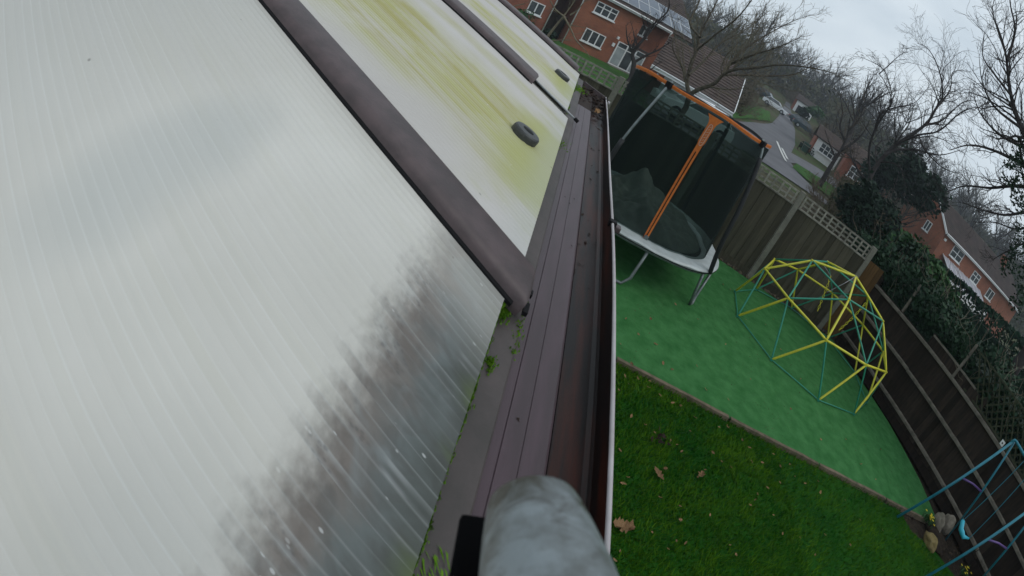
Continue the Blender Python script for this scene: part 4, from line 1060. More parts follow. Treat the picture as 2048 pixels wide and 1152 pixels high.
def slope(par, name, x0, x1, e, r, m, th=.10):
    "one pitched roof plane from eaves (Y, Z) to ridge (Y, Z), courses stepped like tiles"
    b = MB(); (y0, z0), (y1, z1) = e, r; L_ = math.hypot(y1 - y0, z1 - z0); n = max(4, int(L_ / .30)); ny, nz_ = -(z1 - z0) / L_, (y1 - y0) / L_
    if nz_ < 0: ny, nz_ = -ny, -nz_
    for k in range(n):
        ya, za = lerp(y0, y1, k / n), lerp(z0, z1, k / n); yb, zb = lerp(y0, y1, (k + 1) / n), lerp(z0, z1, (k + 1) / n)
        b.quad((x0, ya + ny * .045, za + nz_ * .045), (x1, ya + ny * .045, za + nz_ * .045), (x1, yb, zb), (x0, yb, zb))
        b.quad((x0, ya, za), (x1, ya, za), (x1, ya + ny * .045, za + nz_ * .045), (x0, ya + ny * .045, za + nz_ * .045))
    b.quad((x0, y0 - ny * th, z0 - nz_ * th), (x0, y1 - ny * th, z1 - nz_ * th), (x1, y1 - ny * th, z1 - nz_ * th), (x1, y0 - ny * th, z0 - nz_ * th))
    for x in (x0, x1): b.quad((x, y0, z0), (x, y1, z1), (x, y1 - ny * th, z1 - nz_ * th), (x, y0 - ny * th, z0 - nz_ * th))
    return b.build(name, m, par, local=True)
def set_frame(o): FR[o.name] = (Matrix.Translation(o.location) @ Matrix.Rotation(o.rotation_euler[2], 4, 'Z')).inverted()
def drainpipe(par, x, y, z0, z1, m=None):
    b = MB(); b.tube([(x, y, z0), (x, y, z1 - .25), (x, y - .12, z1)], .045, 8); return b.build('drainpipe', m or m_wplastic, par, local=True, smooth=True)
def boxp(name, m, par, c, s, **kw): b = MB(); b.box(c, s); return b.build(name, m, par, local=True, **kw)

# --- orange brick house with solar panels
HZ = -.45; HA = math.atan2(-.925, .38)
H = root('brick_house', 'orange brick house with white windows, glazed back door and solar panels on its roof', 'house', (40.97, 1.5, HZ), HA); set_frame(H)
EZ = 4.72                                             # eaves height above its own ground
boxp('wall', m_brick, H, (2.5, 4.0, EZ / 2), (5.0, 8.0, EZ)); boxp('recessed_wall', m_brick, H, (6.2, 4.6, EZ / 2), (2.398, 6.8, EZ)); boxp('side_wall', m_brick, H, (8.4, 5.2, EZ / 2), (2.0, 5.0, EZ))
window(H, 1.02, 3.22, 1.80, .95, 3, 2, split=[.58], lab='upstairs window of three lights'); window(H, 1.15, .86, 1.70, 1.05, 3, 1, lab='downstairs kitchen window half hidden by twigs')
window(H, 4.98 + .1, 3.22, 1.35, .90, 3, 1, Y=1.2, lab='upstairs window in the shaded recess')
# glazed door with side lights in front of the recess
D_ = MB()
for x0, x1 in ((3.9, 3.99), (4.72, 4.82), (5.55, 5.65), (6.42, 6.5)): D_.box(((x0 + x1) / 2, -.05, 1.03), (x1 - x0, .08, 2.06))
for x0, x1 in ((3.99, 4.72), (4.82, 5.55), (5.65, 6.42)):
    for z, h in ((.10, .20), (1.62, .07), (2.03, .07)): D_.box(((x0 + x1) / 2, -.05, z), (x1 - x0, .07, h))
d_ = D_.build('patio_door', m_wplastic, H, local=True)
for i, (x0, x1) in enumerate(((3.99, 4.72), (4.82, 5.55), (5.65, 6.42))):
    boxp('pane', m_glass if i == 1 else mat('curtained_glass', (.42, .46, .47), .2, (.30, .34, .35), 2), d_, ((x0 + x1) / 2, -.03, .90), (x1 - x0 - .002, .01, 1.36)); boxp('pane', m_glass, d_, ((x0 + x1) / 2, -.03, 1.825), (x1 - x0 - .002, .01, .33))
boxp('door_wall', m_brick, H, (5.80, .62, 1.06), (1.596, 1.14, 2.12)); boxp('porch_roof', m_tile2, H, (5.75, .50, 2.20), (1.74, 1.30, .14)); boxp('step', m_post, H, (5.2, -.5, .05), (2.9, .8, .12))
slope(H, 'roof', -1.55, 9.3, (-.42, EZ - .02), (4.0, EZ + 3.15), m_tile2); slope(H, 'roof', -1.55, 9.3, (8.4, EZ - .02), (4.0, EZ + 3.15), m_tile2)
for x in (-1.5, 9.2): b = MB(); b.prism([(x, .0, EZ), (x, 8., EZ), (x, 4., EZ + 2.95)], (.08 if x < 0 else -.08, 0, 0)); b.build('gable', m_brick, H, local=True)
boxp('fascia', m_wplastic, H, (2.85, -.405, EZ - .10), (8.8, .03, .20)); b = MB(); b.tube([(-1.5, -.49, EZ - .03), (7.25, -.49, EZ - .05)], .06, 8); b.build('roof_gutter', m_wplastic, H, local=True); boxp('soffit', m_wplastic, H, (2.85, -.2, EZ - .19), (8.8, .40, .03))
drainpipe(H, -.02, -.07, 0, EZ - .1); drainpipe(H, 7.25, -.40, 1.9, EZ - .05); boxp('wall_lamp', m_wplastic, H, (3.7, -.1, 2.25), (.16, .16, .22)); boxp('meter_box', m_wplastic, H, (3.62, -.06, 1.6), (.2, .10, .28))
pit = math.atan2(3.17, 4.42)
spm = MB(); spm.box((0, 0, 0), (.97, 1.10, .035)); spm = spm.mesh('solar_panel', m_solar); sfm = MB()
for dx in (-.495, .495): sfm.box((dx, 0, 0), (.046, 1.14, .055))
for dy in (-.56, .56): sfm.box((0, dy, 0), (.944, .046, .055))
sfm = sfm.mesh('panel_frame', mat('pale_aluminium', (.42, .44, .46), .5))
for i in range(9):
    for j in range(2):
        tt = .95 + j * 1.16; y = -.42 + tt * math.cos(pit); z = EZ + .06 + tt * math.sin(pit)
        o = put(spm, 'solar_panel', H, (.55 + i * 1.02, y - .03, z + .05), (pit, 0, 0)); put(sfm, 'panel_frame', o)

# --- garage wing to its right: brown tiled roof falling towards the road
GA = math.atan2(-9.0745 + 4.0826, 34.8375 - 33.2503)
GA = math.atan2(-.988, -.156)
G = root('garage', 'low garage with a brown tiled roof and white doors next to the solar-panel house', 'garage', azd(-7.1, 33.5, -.1), GA); set_frame(G)
boxp('wall', m_brick2, G, (2.65, 2.9, .80), (5.2, 5.2, 1.6)); 
slope(G, 'roof', -.15, 5.35, (-.25, 1.66), (3.05, 3.86), m_tile, .08); slope(G, 'roof', -.15, 5.35, (6.3, 1.66), (3.05, 3.86), m_tile, .08)
for k in range(9):
    for j in range(2): pass
for x in (0.02, 5.18): b = MB(); b.prism([(x, .32, 1.6), (x, 5.5, 1.6), (x, 3.0, 3.62)], (.06 if x < 1 else -.06, 0, 0)); b.build('gable', m_brick2, G, local=True)
boxp('fascia', m_wplastic, G, (2.6, -.275, 1.50), (5.5, .03, .22)); b = MB(); b.tube([(-.15, -.33, 1.60), (5.35, -.33, 1.58)], .05, 8); b.build('roof_gutter', m_wplastic, G, local=True)
for x in (.9, 3.4):
    d_ = boxp('garage_door', m_white, G, (x + .9, .27, .68), (1.95, .05, 1.32))
    for k in range(5): boxp('door_rib', m_white, d_, (x + .9, .235, .18 + k * .25), (1.85, .02, .04))
b = MB(); b.beam((5.36, -.28, 1.64), (5.36, 3.05, 3.86), .05, .16); b.build('bargeboard', m_wplastic, G, local=True)
# --- wing of the solar house seen above the garage roof
W2 = root('brick_extension', 'small brick extension rising behind the garage roof', 'house', azd(-10.2, 41.5, -.3), GA); set_frame(W2)
boxp('wall', m_brick2, W2, (1.4, 1.5, 1.95), (2.6, 3.0, 3.9)); slope(W2, 'roof', -.1, 2.9, (-.3, 3.88), (1.5, 4.9), m_tile); slope(W2, 'roof', -.1, 2.9, (3.3, 3.88), (1.5, 4.9), m_tile)

# --- neighbouring brick house at far left
Nb = root('brick_house', 'neighbouring brick house with one small white window and a white drainpipe at its corner', 'house', (40.97 - .38 * 1.72, 1.5 + .925 * 1.72, HZ), HA); set_frame(Nb)
boxp('wall', m_brick2, Nb, (-4.2, 4.0, 2.3), (8.4, 8.0, 4.6)); window(Nb, -1.72, 1.22, 1.12, .92, 2, 1, lab='small two-light white window'); window(Nb, -4.9, 1.2, 1.5, 1.0, 2, 1)
slope(Nb, 'roof', -9, .35, (-.4, 4.58), (4., 7.6), m_tile2); slope(Nb, 'roof', -9, .35, (8.4, 4.58), (4., 7.6), m_tile2); drainpipe(Nb, -.03, -.07, 0, 4.5); boxp('fascia', m_wplastic, Nb, (-4.2, -.39, 4.5), (8.7, .03, .2))
# garden gate and dark fence panel in the gap
gp_ = root('side_gate', 'dark wooden gate closing the gap between the two brick houses', 'gate', (40.97 - .38 * 1.55, 1.5 + .925 * 1.55, HZ), HA); set_frame(gp_)
for k in range(10): boxp('plank', m_dboard, gp_, (.07 + k * .142, .9, .95), (.136, .03, 1.9))
boxp('ledge', m_dboard, gp_, (.7, .93, .5), (1.4, .03, .12)); boxp('ledge', m_dboard, gp_, (.7, .93, 1.5), (1.4, .03, .12))

# --- right-hand brick house
RHA = math.atan2(-.995, .10); RH = root('brick_house', 'orange brick house with gable end, white gutter and white porch beyond the clipped hedge', 'house', (37.6, -32.9, -.85), RHA); set_frame(RH)
e = 5.12
boxp('wall', m_brick, RH, (9, 3.5, e / 2), (18, 7.0, e)); 
b = MB(); b.prism([(.0, 0, e), (.0, 7, e), (.0, 3.5, e + 2.25)], (.2, 0, 0)); b.build('gable', m_brick, RH, local=True)
slope(RH, 'roof', -.25, 18.3, (-.4, e - .1), (3.5, e + 2.4), m_tile2); slope(RH, 'roof', -.25, 18.3, (7.4, e - .1), (3.5, e + 2.4), m_tile2)
for y0 in (-.42, 7.42): b = MB(); b.beam((-.28, y0, e - .12), (-.28, 3.5, e + 2.42), .06, .20); b.build('bargeboard', m_wplastic, RH, local=True)
b = MB(); b.tube([(-.2, -.48, e - .05), (18, -.48, e - .07)], .06, 8); b.build('roof_gutter', m_wplastic, RH, local=True); boxp('fascia', m_wplastic, RH, (9, -.41, e - .12), (18.3, .03, .2))
window(RH, 1.95, 3.80, 2.0, 1.06, 2, 2, split=[.55], lab='large four-pane upstairs window'); window(RH, 6.65, 3.5, 1.55, 1.0, 2, 2, split=[.6]); window(RH, 10.5, 3.4, 1.5, 1.0, 2, 1)
window(RH, 2.0, 3.9, .9, .95, 2, 1, Y=-.03, axis='y', lab='gable window half hidden by branches'); boxp('wall_lamp', m_wplastic, RH, (.35, -.08, e - .6), (.3, .12, .22))
boxp('chimney', m_brick2, RH, (14.5, 3.2, e + 2.6), (.8, .6, 1.2))
# white lean-to porch: bars and glazed sheets
pz1, pz0, py = 3.45, 2.35, -2.6
for k in range(9):
    x = 1.2 + k * 1.0; b = MB(); b.beam((x, .0, pz1), (x, py, pz0), .09, .07); b.build('porch_bar', m_wplastic, RH, local=True)
    if k < 8: b = MB(); b.quad((x + .05, -.0, pz1 - .01), (x + .95, -.0, pz1 - .01), (x + .95, py, pz0 - .01), (x + .05, py, pz0 - .01)); b.build('porch_sheet', mat('porch_sheet', (.40, .40, .45), .3), RH, local=True) if k == 0 else b.build('porch_sheet', bpy.data.materials['porch_sheet'], RH, local=True)
boxp('porch_wall', m_white, RH, (5.2, py + .05, 1.15), (8.1, .1, 2.3)); boxp('porch_end', m_white, RH, (1.2, -1.3, 1.1), (.1, 2.5, 2.2))

# --- white bungalow front and brick house beyond the road
p = at_d(1611, 320, 60); Bn = root('white_bungalow', 'small white rendered house with a large six-pane window across the road', 'house', (p.x, p.y, terrain(p.x, p.y) - .1), R(-90 - 20)); set_frame(Bn)
boxp('wall', m_white, Bn, (1.55, 2.0, 1.15), (3.1, 4.0, 2.3)); window(Bn, .62, .98, 2.25, 1.05, 4, 2, sill=True, rail=.06); boxp('brick_pier', m_brick2, Bn, (-.12, 1.9, 1.1), (.2, 4.0, 2.2))
slope(Bn, 'roof', -.4, 3.5, (-.3, 2.28), (2.0, 3.6), m_tile); slope(Bn, 'roof', -.4, 3.5, (4.3, 2.28), (2.0, 3.6), m_tile)
p = at_d(1683, 362, 55); B2 = root('brick_cottage', 'low brick house with a white bay window behind the tree trunk', 'house', (p.x, p.y, terrain(p.x, p.y) - .1), R(-90 - 24)); set_frame(B2)
boxp('wall', m_brick2, B2, (2.0, 2.2, 1.4), (5.5, 4.0, 2.8)); window(B2, .1, 1.05, 1.9, 1.15, 3, 2); slope(B2, 'roof', -1., 5, (-.2, 2.78), (2.2, 4.3), m_tile); slope(B2, 'roof', -1., 5, (4.6, 2.78), (2.2, 4.3), m_tile)
p = at_d(1588, 216, 108); Cv = root('white_cottage', 'distant white rendered cottage with a dark doorway at the head of the road', 'house', (p.x, p.y, terrain(p.x, p.y) - .1), R(-90 - 22)); set_frame(Cv)
boxp('wall', m_white, Cv, (1.8, 2, 1.25), (3.8, 4, 2.5)); boxp('door', m_dboard, Cv, (1.0, -.05, .8), (1.1, .1, 1.6)); boxp('door', m_dboard, Cv, (2.5, -.05, 1.6), (.35, .1, 1.2)); slope(Cv, 'roof', -.6, 4.1, (-.3, 2.45), (2, 3.7), m_tile2); slope(Cv, 'roof', -.6, 4.1, (4.3, 2.45), (2, 3.7), m_tile2)
boxp('chimney', m_brick2, Cv, (-.3, 1.5, 1.6), (.7, .7, 3.2))
# roofs glimpsed through the trees
for i, (px, py, D, wd) in enumerate(()):
    p = at_d(px, py, D); z = terrain(p.x, p.y); o = root('brick_house', ('far brick house glimpsed through twigs above the white bungalow', 'brick house mostly hidden by bare trees left of the ivy trunk')[i], 'house', (p.x, p.y, z - .2), R(-112)); set_frame(o)
    boxp('wall', m_brick2, o, (0, 2.5, 1.8), (wd, 5, 3.6)); slope(o, 'roof', -wd / 2 - .3, wd / 2 + .3, (-.4, 3.55), (2.5, 5.4), m_tile); slope(o, 'roof', -wd / 2 - .3, wd / 2 + .3, (5.4, 3.55), (2.5, 5.4), m_tile)
    window(o, -2.2, 2.0, 1.3, 1.0, 2, 1); window(o, 1.0, 2.0, 1.3, 1.0, 2, 1)

# ------------------------------------------------------------------ cars and bins
def car(px, py, D, rz, paint, label, name='parked_car'):
    p = at_d(px, py, D); z = terrain(p.x, p.y) + .12
    o = root(name, label, 'car', (p.x, p.y, z), rz); set_frame(o); L_, Wd = 4.2, 1.72
    lower = [(-2.1, .28), (-2.08, .62), (-1.95, .80), (-1.0, .90), (1.25, .92), (2.0, .88), (2.1, .6), (2.08, .28)]
    b = MB(); b.prism([(x, -Wd / 2, zz) for x, zz in lower], (0, Wd, 0)); b.build('body', paint, o, local=True, bevel=.05)
    b = MB(); cab = [(-.95, .90), (-.25, 1.38), (1.15, 1.42), (1.78, .92)]
    bt = [(x, s * (Wd / 2 - (.06 if zz < 1 else .20)), zz) for s in (-1, 1) for x, zz in cab]; i = len(b.v); b.v += bt
    for q in ((0, 1, 2, 3), (7, 6, 5, 4), (0, 4, 5, 1), (1, 5, 6, 2), (2, 6, 7, 3)): b.f.append(tuple(i + k for k in q))
    g_ = b.build('windows', m_glass, o, local=True); b = MB(); b.box((.45, 0, 1.41), (1.35, 1.30, .05)); b.build('roof', paint, o, local=True, bevel=.02)
    for s in (-1, 1):
        b = MB(); b.tube([(-.93, s * (Wd / 2 - .07), .91), (-.25, s * (Wd / 2 - .2), 1.40), (1.15, s * (Wd / 2 - .2), 1.43), (1.78, s * (Wd / 2 - .07), .93)], .035, 5); b.build('pillar', paint, o, local=True)
        for x in (-1.3, 1.28):
            b = MB(); b.tube([(x, s * (Wd / 2 - .16), .32), (x, s * (Wd / 2 + .02), .32)], .32, 16); w_ = b.build('wheel', m_tyre, o, local=True); b = MB(); b.tube([(x, s * (Wd / 2 + .0), .32), (x, s * (Wd / 2 + .03), .32)], .19, 12); b.build('rim', m_alu, w_, local=True)
        boxp('headlight', m_white, o, (-2.06, s * .6, .70), (.10, .32, .14)); boxp('tail_light', mat('tail_red', (.3, .01, .01), .3) if 'tail_red' not in MATS else MATS['tail_red'], o, (2.06, s * .66, .74), (.08, .22, .16))
    return o
m_cw = mat('white_car_paint', (.74, .76, .78), .25, coat=.5); m_cd = mat('dark_blue_car_paint', (.03, .05, .06), .25, coat=.5); m_cs = mat('silver_blue_car_paint', (.36, .42, .46), .28, coat=.5, metal=.3); m_cg = mat('dark_green_car_paint', (.02, .06, .05), .3, coat=.5)
car(1546, 222, 84, R(60), m_cw, 'white car parked on the grass side of the road')
car(1605, 240, 84, R(75), m_cd, 'dark car parked right of the road below the white cottage')
car(1613, 252, 80, R(75), m_cd, 'second dark car parked close behind the other dark car')
car(1527, 205, 92, R(50), m_cd, 'dark car half hidden by brambles left of the white car')
car(1388, 226, 27, R(-75), m_cw, 'pale car seen through the trampoline net by the garage')
def wheelie(px, py, D, label, m):
    p = at_d(px, py, D); z = terrain(p.x, p.y) + .05; o = root('wheelie_bin', label, 'bin', (p.x, p.y, z), R(-110)); set_frame(o)
    b = MB(); i = 0; b.v += [(x * (.26 + .06 * k), y * (.28 + .08 * k), .08 + k * .92) for k in (0, 1) for x, y in ((-1, -1), (1, -1), (1, 1), (-1, 1))]
    for q in ((3, 2, 1, 0), (4, 5, 6, 7), (0, 1, 5, 4), (1, 2, 6, 5), (2, 3, 7, 6), (3, 0, 4, 7)): b.f.append(q)
    b.build('body', m, o, local=True); boxp('lid', m, o, (0, -.02, 1.03), (.70, .80, .07), bevel=.02); 
    for s in (-1, 1): b = MB(); b.tube([(s * .24, .34, .10), (s * .30, .34, .10)], .10, 10); b.build('wheel', m_tyre, o, local=True)
m_bin = mat('green_bin_plastic', (.02, .07, .05), .5)
wheelie(1604, 306, 56, 'dark green wheelie bin beside the road in front of the clipped bush', m_bin)
p = at_d(1605, 300, 55.6); o = root('garden_bench', 'pale plank bench top by the dark bush across the road', 'bench', (p.x, p.y, terrain(p.x, p.y)), R(-115)); set_frame(o)
boxp('seat', m_post, o, (0, 0, .85), (1.2, .35, .06)); boxp('leg', m_dboard, o, (-.5, 0, .42), (.08, .3, .8)); boxp('leg', m_dboard, o, (.5, 0, .42), (.08, .3, .8))
# far post-and-rail fence
for i, (a, c) in enumerate((((1645, 253), (1672, 278)),)):
    P0, P1 = at_d(*a, 80), at_d(*c, 80); o = root('rail_fence', 'pale two-rail fence on the bank above the white bungalow', 'fence', (P0.x, P0.y, 0)); FR[o.name] = Matrix.Translation((-P0.x, -P0.y, 0))
    for dz in (0, -.45): b = MB(); b.beam(P0 + Vector((0, 0, dz)), P1 + Vector((0, 0, dz)), .06, .12); b.build('rail', m_slat, o)
    for k in range(4): q = P0.lerp(P1, k / 3); b = MB(); b.beam((q.x, q.y, q.z - 1.6), (q.x, q.y, q.z + .15), .1, .1); b.build('post', m_slat, o)
# ================================================================== TREES, HEDGES, WOODS
def curve_pts(p, d, L_, n, rng, wob=.25, up=0., droop=0.):
    pts = [Vector(p)]; d = Vector(d).normalized()
    for k in range(n):
        d = (d + Vector((rng.gauss(0, wob), rng.gauss(0, wob), rng.gauss(0, wob) + up - droop * (k / n))) * .5).normalized()
        pts.append(pts[-1] + d * (L_ / n))
    return pts
def spray(limbs, rng, dens=(3.2, 4.5), ratio=(.42, .40), maxl=2, up=.12, droop=0., wob=.3, rmin=.004, ang=(.5, 1.1), twig_r=.42, start=.15):
    "twigs grown from limbs: returns (thick MB, thin MB); limb = (points, r0, r1)"
    big = MB(); thin = MB(); st = [(p, a, c, 0) for p, a, c in limbs]
    while st:
        pts, r0, r1_, lv = st.pop(); n = len(pts)
        rr = [max(rmin, lerp(r0, r1_, k / (n - 1))) for k in range(n)]
        (big if lv == 0 else thin).tube(pts, rr, 7 if lv == 0 else (4 if lv == 1 else 3), caps=False)
        if lv >= maxl: continue
        L_ = sum((pts[i + 1] - pts[i]).length for i in range(n - 1)); cnt = max(2, int(dens[lv] * L_ * rng.uniform(.8, 1.2)))
        for _ in range(cnt):
            u = start + (1 - start) * rng.random() ** .8; x = u * (n - 1); i = min(n - 2, int(x)); f = x - i
            p = pts[i].lerp(pts[i + 1], f); t = (pts[i + 1] - pts[i]).normalized()
            q = Vector((rng.gauss(0, 1), rng.gauss(0, 1), rng.gauss(0, 1) + .5)); q = (q - t * q.dot(t)).normalized()
            a = rng.uniform(*ang); d = t * math.cos(a) + q * math.sin(a) + Vector((0, 0, up))
            l2 = max(.25, L_ * ratio[lv] * (1.15 - .6 * u) * rng.uniform(.6, 1.25)); rb_ = max(rmin, lerp(r0, r1_, u) * twig_r)
            st.append((curve_pts(p, d, l2, 5 if lv == 0 else 4, rng, wob, up * .5, droop), rb_, rmin, lv + 1))
    return big, thin
def smooth_pts(P, n=4):
    P = [Vector(p) for p in P]; out = []
    for i in range(len(P) - 1):
        p0 = P[max(0, i - 1)]; p1 = P[i]; p2 = P[i + 1]; p3 = P[min(len(P) - 1, i + 2)]
        for k in range(n):
            t = k / n; out.append(.5 * ((2 * p1) + (p2 - p0) * t + (2 * p0 - 5 * p1 + 4 * p2 - p3) * t * t + (3 * p1 - p0 - 3 * p2 + p3) * t ** 3))
    return out + [P[-1]]
def limb(px, D, r0, r1_, dD=0):
    n = len(px); return (smooth_pts([at_d(x, y, D + dD * k / max(1, n - 1)) for k, (x, y) in enumerate(px)]), r0, r1_)
def photo_tree(name, label, limbs, seed, trunk_to_ground=True, mb=m_bark, mtw=m_twig, **kw):
    rng = random.Random(seed); p0 = limbs[0][0][0]; base = T3(p0.x, p0.y)
    o = root(name, label, 'tree', base)
    big, thin = spray(limbs, rng, **kw)
    if trunk_to_ground:
        big.tube([base - Vector((0, 0, .2)), base.lerp(p0, .5) + Vector((.05, .05, 0)), p0], [limbs[0][1] * 1.4, limbs[0][1] * 1.1, limbs[0][1]], 8)
    big.build('trunk', mb, o, smooth=True); thin.build('branches', mtw, o, kind='stuff')
    return o
D1 = 19
photo_tree('bare_tree', 'large bare spreading tree forking just behind the trampoline net', [
    limb([(1372, 215), (1378, 190), (1374, 165), (1382, 130), (1394, 100), (1400, 70), (1425, 20), (1450, -30)], D1, .10, .014, 1),
    limb([(1378, 190), (1400, 178), (1428, 168), (1446, 150), (1470, 139), (1510, 136), (1560, 130), (1625, 136), (1680, 150)], D1, .085, .008, -1.5),
    limb([(1440, 156), (1462, 128), (1490, 98), (1530, 72), (1580, 45), (1620, 30)], D1, .045, .007, 2),
    limb([(1374, 160), (1362, 130), (1345, 95), (1350, 60), (1338, 20)], D1, .04, .008, 1),
    limb([(1394, 100), (1430, 70), (1470, 40), (1500, 5), (1530, -40)], D1, .04, .007, -2),
    limb([(1446, 150), (1490, 150), (1540, 152), (1590, 148), (1630, 128)], D1, .05, .01, 1),
    limb([(1400, 75), (1380, 45), (1395, 10), (1410, -40)], D1, .05, .01, 2),
    limb([(1462, 128), (1500, 112), (1555, 95), (1600, 75)], D1, .045, .008, -2),
    limb([(1378, 150), (1410, 120), (1440, 88), (1490, 60), (1540, 20)], D1, .05, .008, 3),
], 21, dens=(5.6, 6.0), ratio=(.36, .42), rmin=.0042, up=.18, wob=.34)
photo_tree('bare_tree', 'small dark bare tree in front of the glazed door of the solar-panel house', [
    limb([(1262, 158), (1268, 128), (1266, 105), (1290, 75), (1312, 50), (1335, 30)], 31, .16, .02),
    limb([(1268, 125), (1290, 112), (1320, 98), (1345, 80)], 31, .09, .015), limb([(1266, 108), (1255, 80), (1252, 50)], 31, .07, .015), limb([(1290, 78), (1300, 55), (1336, 22), (1337, -10)], 31, .08, .02), limb([(1278, 150), (1300, 140), (1318, 125)], 31, .07, .01)
], 22, dens=(3.2, 3.6), ratio=(.34, .40), rmin=.010, mtw=m_twigd, mb=m_twigd)
photo_tree('bare_tree', 'bare tree with long yellowish twigs behind the farthest roof sheet', [
    limb([(1080, 95), (1105, 60), (1125, 35), (1150, 0), (1165, -30)], 24, .07, .01), limb([(1128, 34), (1140, 55), (1152, 80), (1170, 100), (1182, 118)], 24, .05, .008, -2), limb([(1130, 34), (1112, 20), (1100, 0), (1090, -25)], 24, .05, .01), limb([(1100, 82), (1125, 80), (1146, 79)], 24, .035, .006), limb([(1010, 20), (1030, 12), (1052, 6)], 24, .05, .01), limb([(1140, 30), (1155, 20), (1180, -10)], 24, .04, .008)
], 23, dens=(1.8, 2.6), ratio=(.30, .36), rmin=.007, mb=m_twigl, mtw=m_twigl)
photo_tree('bare_tree', 'straight dark trunk standing on the grass verge beside the side road', [
    limb([(1645, 362), (1657, 340), (1668, 322), (1682, 300), (1695, 270), (1700, 235)], 38, .20, .03), limb([(1682, 300), (1700, 290), (1725, 268), (1740, 240)], 38, .12, .02), limb([(1690, 282), (1680, 255), (1685, 225), (1680, 190)], 38, .10, .02), limb([(1672, 318), (1660, 290), (1650, 260)], 38, .09, .02), limb([(1697, 262), (1720, 235), (1730, 200)], 38, .08, .02)
], 24, dens=(2.6, 3.0), ratio=(.36, .42), rmin=.014, mtw=m_shrub, mb=m_twigd)
photo_tree('bare_tree', 'rounded fine-twigged tree against the sky left of the weeping tree', [
    limb([(1700, 270), (1712, 235), (1722, 205), (1735, 175), (1745, 155)], 62, .22, .03)] + [limb([(1708 + 2 * k, 245 - 4 * k), (1690 + 14 * k, 205 - 3 * k), (1676 + 18 * k, 178 - (2 - abs(k - 3)) * 8)], 62, .12, .02, rng_) for k, rng_ in ((0, 3), (1, -3), (2, 2), (3, -2), (4, 3), (5, -2), (6, 1))],
    25, dens=(2.4, 2.2), ratio=(.36, .42), rmin=.018, up=.35, ang=(.25, .6), mtw=m_twigd, mb=m_twigd)
D2 = 26
photo_tree('bare_tree', 'tall bare tree with drooping twigs standing among the ivy on the right', [
    limb([(1730, 385), (1745, 345), (1768, 312), (1800, 285), (1850, 250), (1870, 220), (1885, 190), (1878, 140), (1858, 100), (1835, 86)], D2, .13, .010, 2),
    limb([(1740, 352), (1738, 300), (1752, 255), (1775, 220), (1783, 200), (1770, 165), (1758, 148)], D2, .07, .010, -2),
    limb([(1758, 148), (1780, 128), (1800, 110), (1815, 102)], D2, .03, .006, -2), limb([(1780, 205), (1782, 180), (1768, 140), (1740, 122), (1715, 112)], D2, .035, .006, -2),
    limb([(1800, 285), (1838, 270), (1878, 262), (1915, 230), (1950, 215), (1985, 225)], D2, .055, .008, -3), limb([(1850, 250), (1885, 240), (1925, 205), (1965, 200)], D2, .06, .008, 2),
    limb([(1768, 312), (1790, 300), (1830, 300), (1880, 310), (1920, 300)], D2, .08, .01, 1), limb([(1870, 220), (1900, 180), (1905, 145), (1935, 140)], D2, .05, .008, 3), limb([(1752, 260), (1760, 230), (1790, 215), (1830, 205), (1860, 170)], D2, .06, .008, 3),
    limb([(1735, 365), (1710, 330), (1700, 300), (1705, 270)], D2, .07, .01, 2), limb([(1838, 272), (1850, 300), (1885, 335), (1925, 350)], D2, .05, .008, -2),
], 26, dens=(5.0, 5.0), ratio=(.34, .44), rmin=.0055, up=-.02, droop=.35, wob=.36, mb=m_twigd, mtw=m_twigd)
D3 = 14
photo_tree('bare_tree', 'big dark bare tree with ivy leaves leaning in from the right edge of the view', [
    limb([(2150, 560), (2110, 430), (2075, 330), (2040, 250), (2020, 180), (2010, 100), (1990, 40)], D3, .15, .012, 1),
    limb([(2080, 340), (2030, 320), (1985, 300), (1940, 290), (1900, 300)], D3, .06, .006, -1), limb([(2090, 380), (2030, 372), (1980, 376), (1930, 372), (1890, 385)], D3, .06, .006, 1),
    limb([(2100, 430), (2050, 425), (2010, 430), (1965, 420), (1925, 405)], D3, .05, .006, -1), limb([(2060, 300), (2000, 270), (1960, 225), (1945, 180)], D3, .05, .006, 1), limb([(2040, 255), (1990, 215), (1965, 165), (1958, 110)], D3, .045, .005, -1),
    limb([(2025, 195), (1990, 150), (1965, 110), (1970, 60)], D3, .04, .005, 1), limb([(2110, 450), (2060, 480), (2010, 505), (1985, 520)], D3, .04, .006), limb([(2014, 120), (2030, 60), (2020, 0), (2030, -50)], D3, .05, .006, 1), limb([(2095, 400), (2055, 350), (2040, 290), (2060, 220), (2050, 150)], D3, .05, .006, -1), limb([(2012, 110), (1995, 60), (1985, 15), (2000, -30)], D3, .03, .005), limb([(2110, 470), (2070, 455), (2030, 458), (1990, 445), (1950, 445)], D3, .04, .005, 1)
], 27, dens=(7.5, 7.5), ratio=(.32, .42), rmin=.004, up=.05, wob=.42, mb=m_twigd, mtw=m_twigd)

def leaves(b, c, rad, n, size, rng, shell=.35, flat=0):
    c = Vector(c); off = Vector((rng.uniform(0, 99),) * 3); k = 0; tries = 0
    while k < n and tries < n * 6:
        tries += 1
        d = Vector((rng.gauss(0, 1), rng.gauss(0, 1), rng.gauss(0, 1))).normalized(); r = rng.uniform(shell, 1) ** .5
        bump = 1 + .35 * mnoise.noise(d * 1.7 + off); p = Vector((d.x * rad[0], d.y * rad[1], d.z * rad[2])) * r * bump
        if mnoise.noise((p + off) * (1.6 / max(.5, min(rad)))) < -.22: continue
        s = size * rng.uniform(.6, 1.4); a = Vector((rng.gauss(0, 1), rng.gauss(0, 1), rng.gauss(0, .6))).normalized() * s; e = a.orthogonal().normalized() * s * .55
        if rng.random() < .5: e = a.cross(e).normalized() * s * .55
        q = c + p; b.quad(q - a, q - e, q + a, q + e); k += 1
rv = random.Random(31)
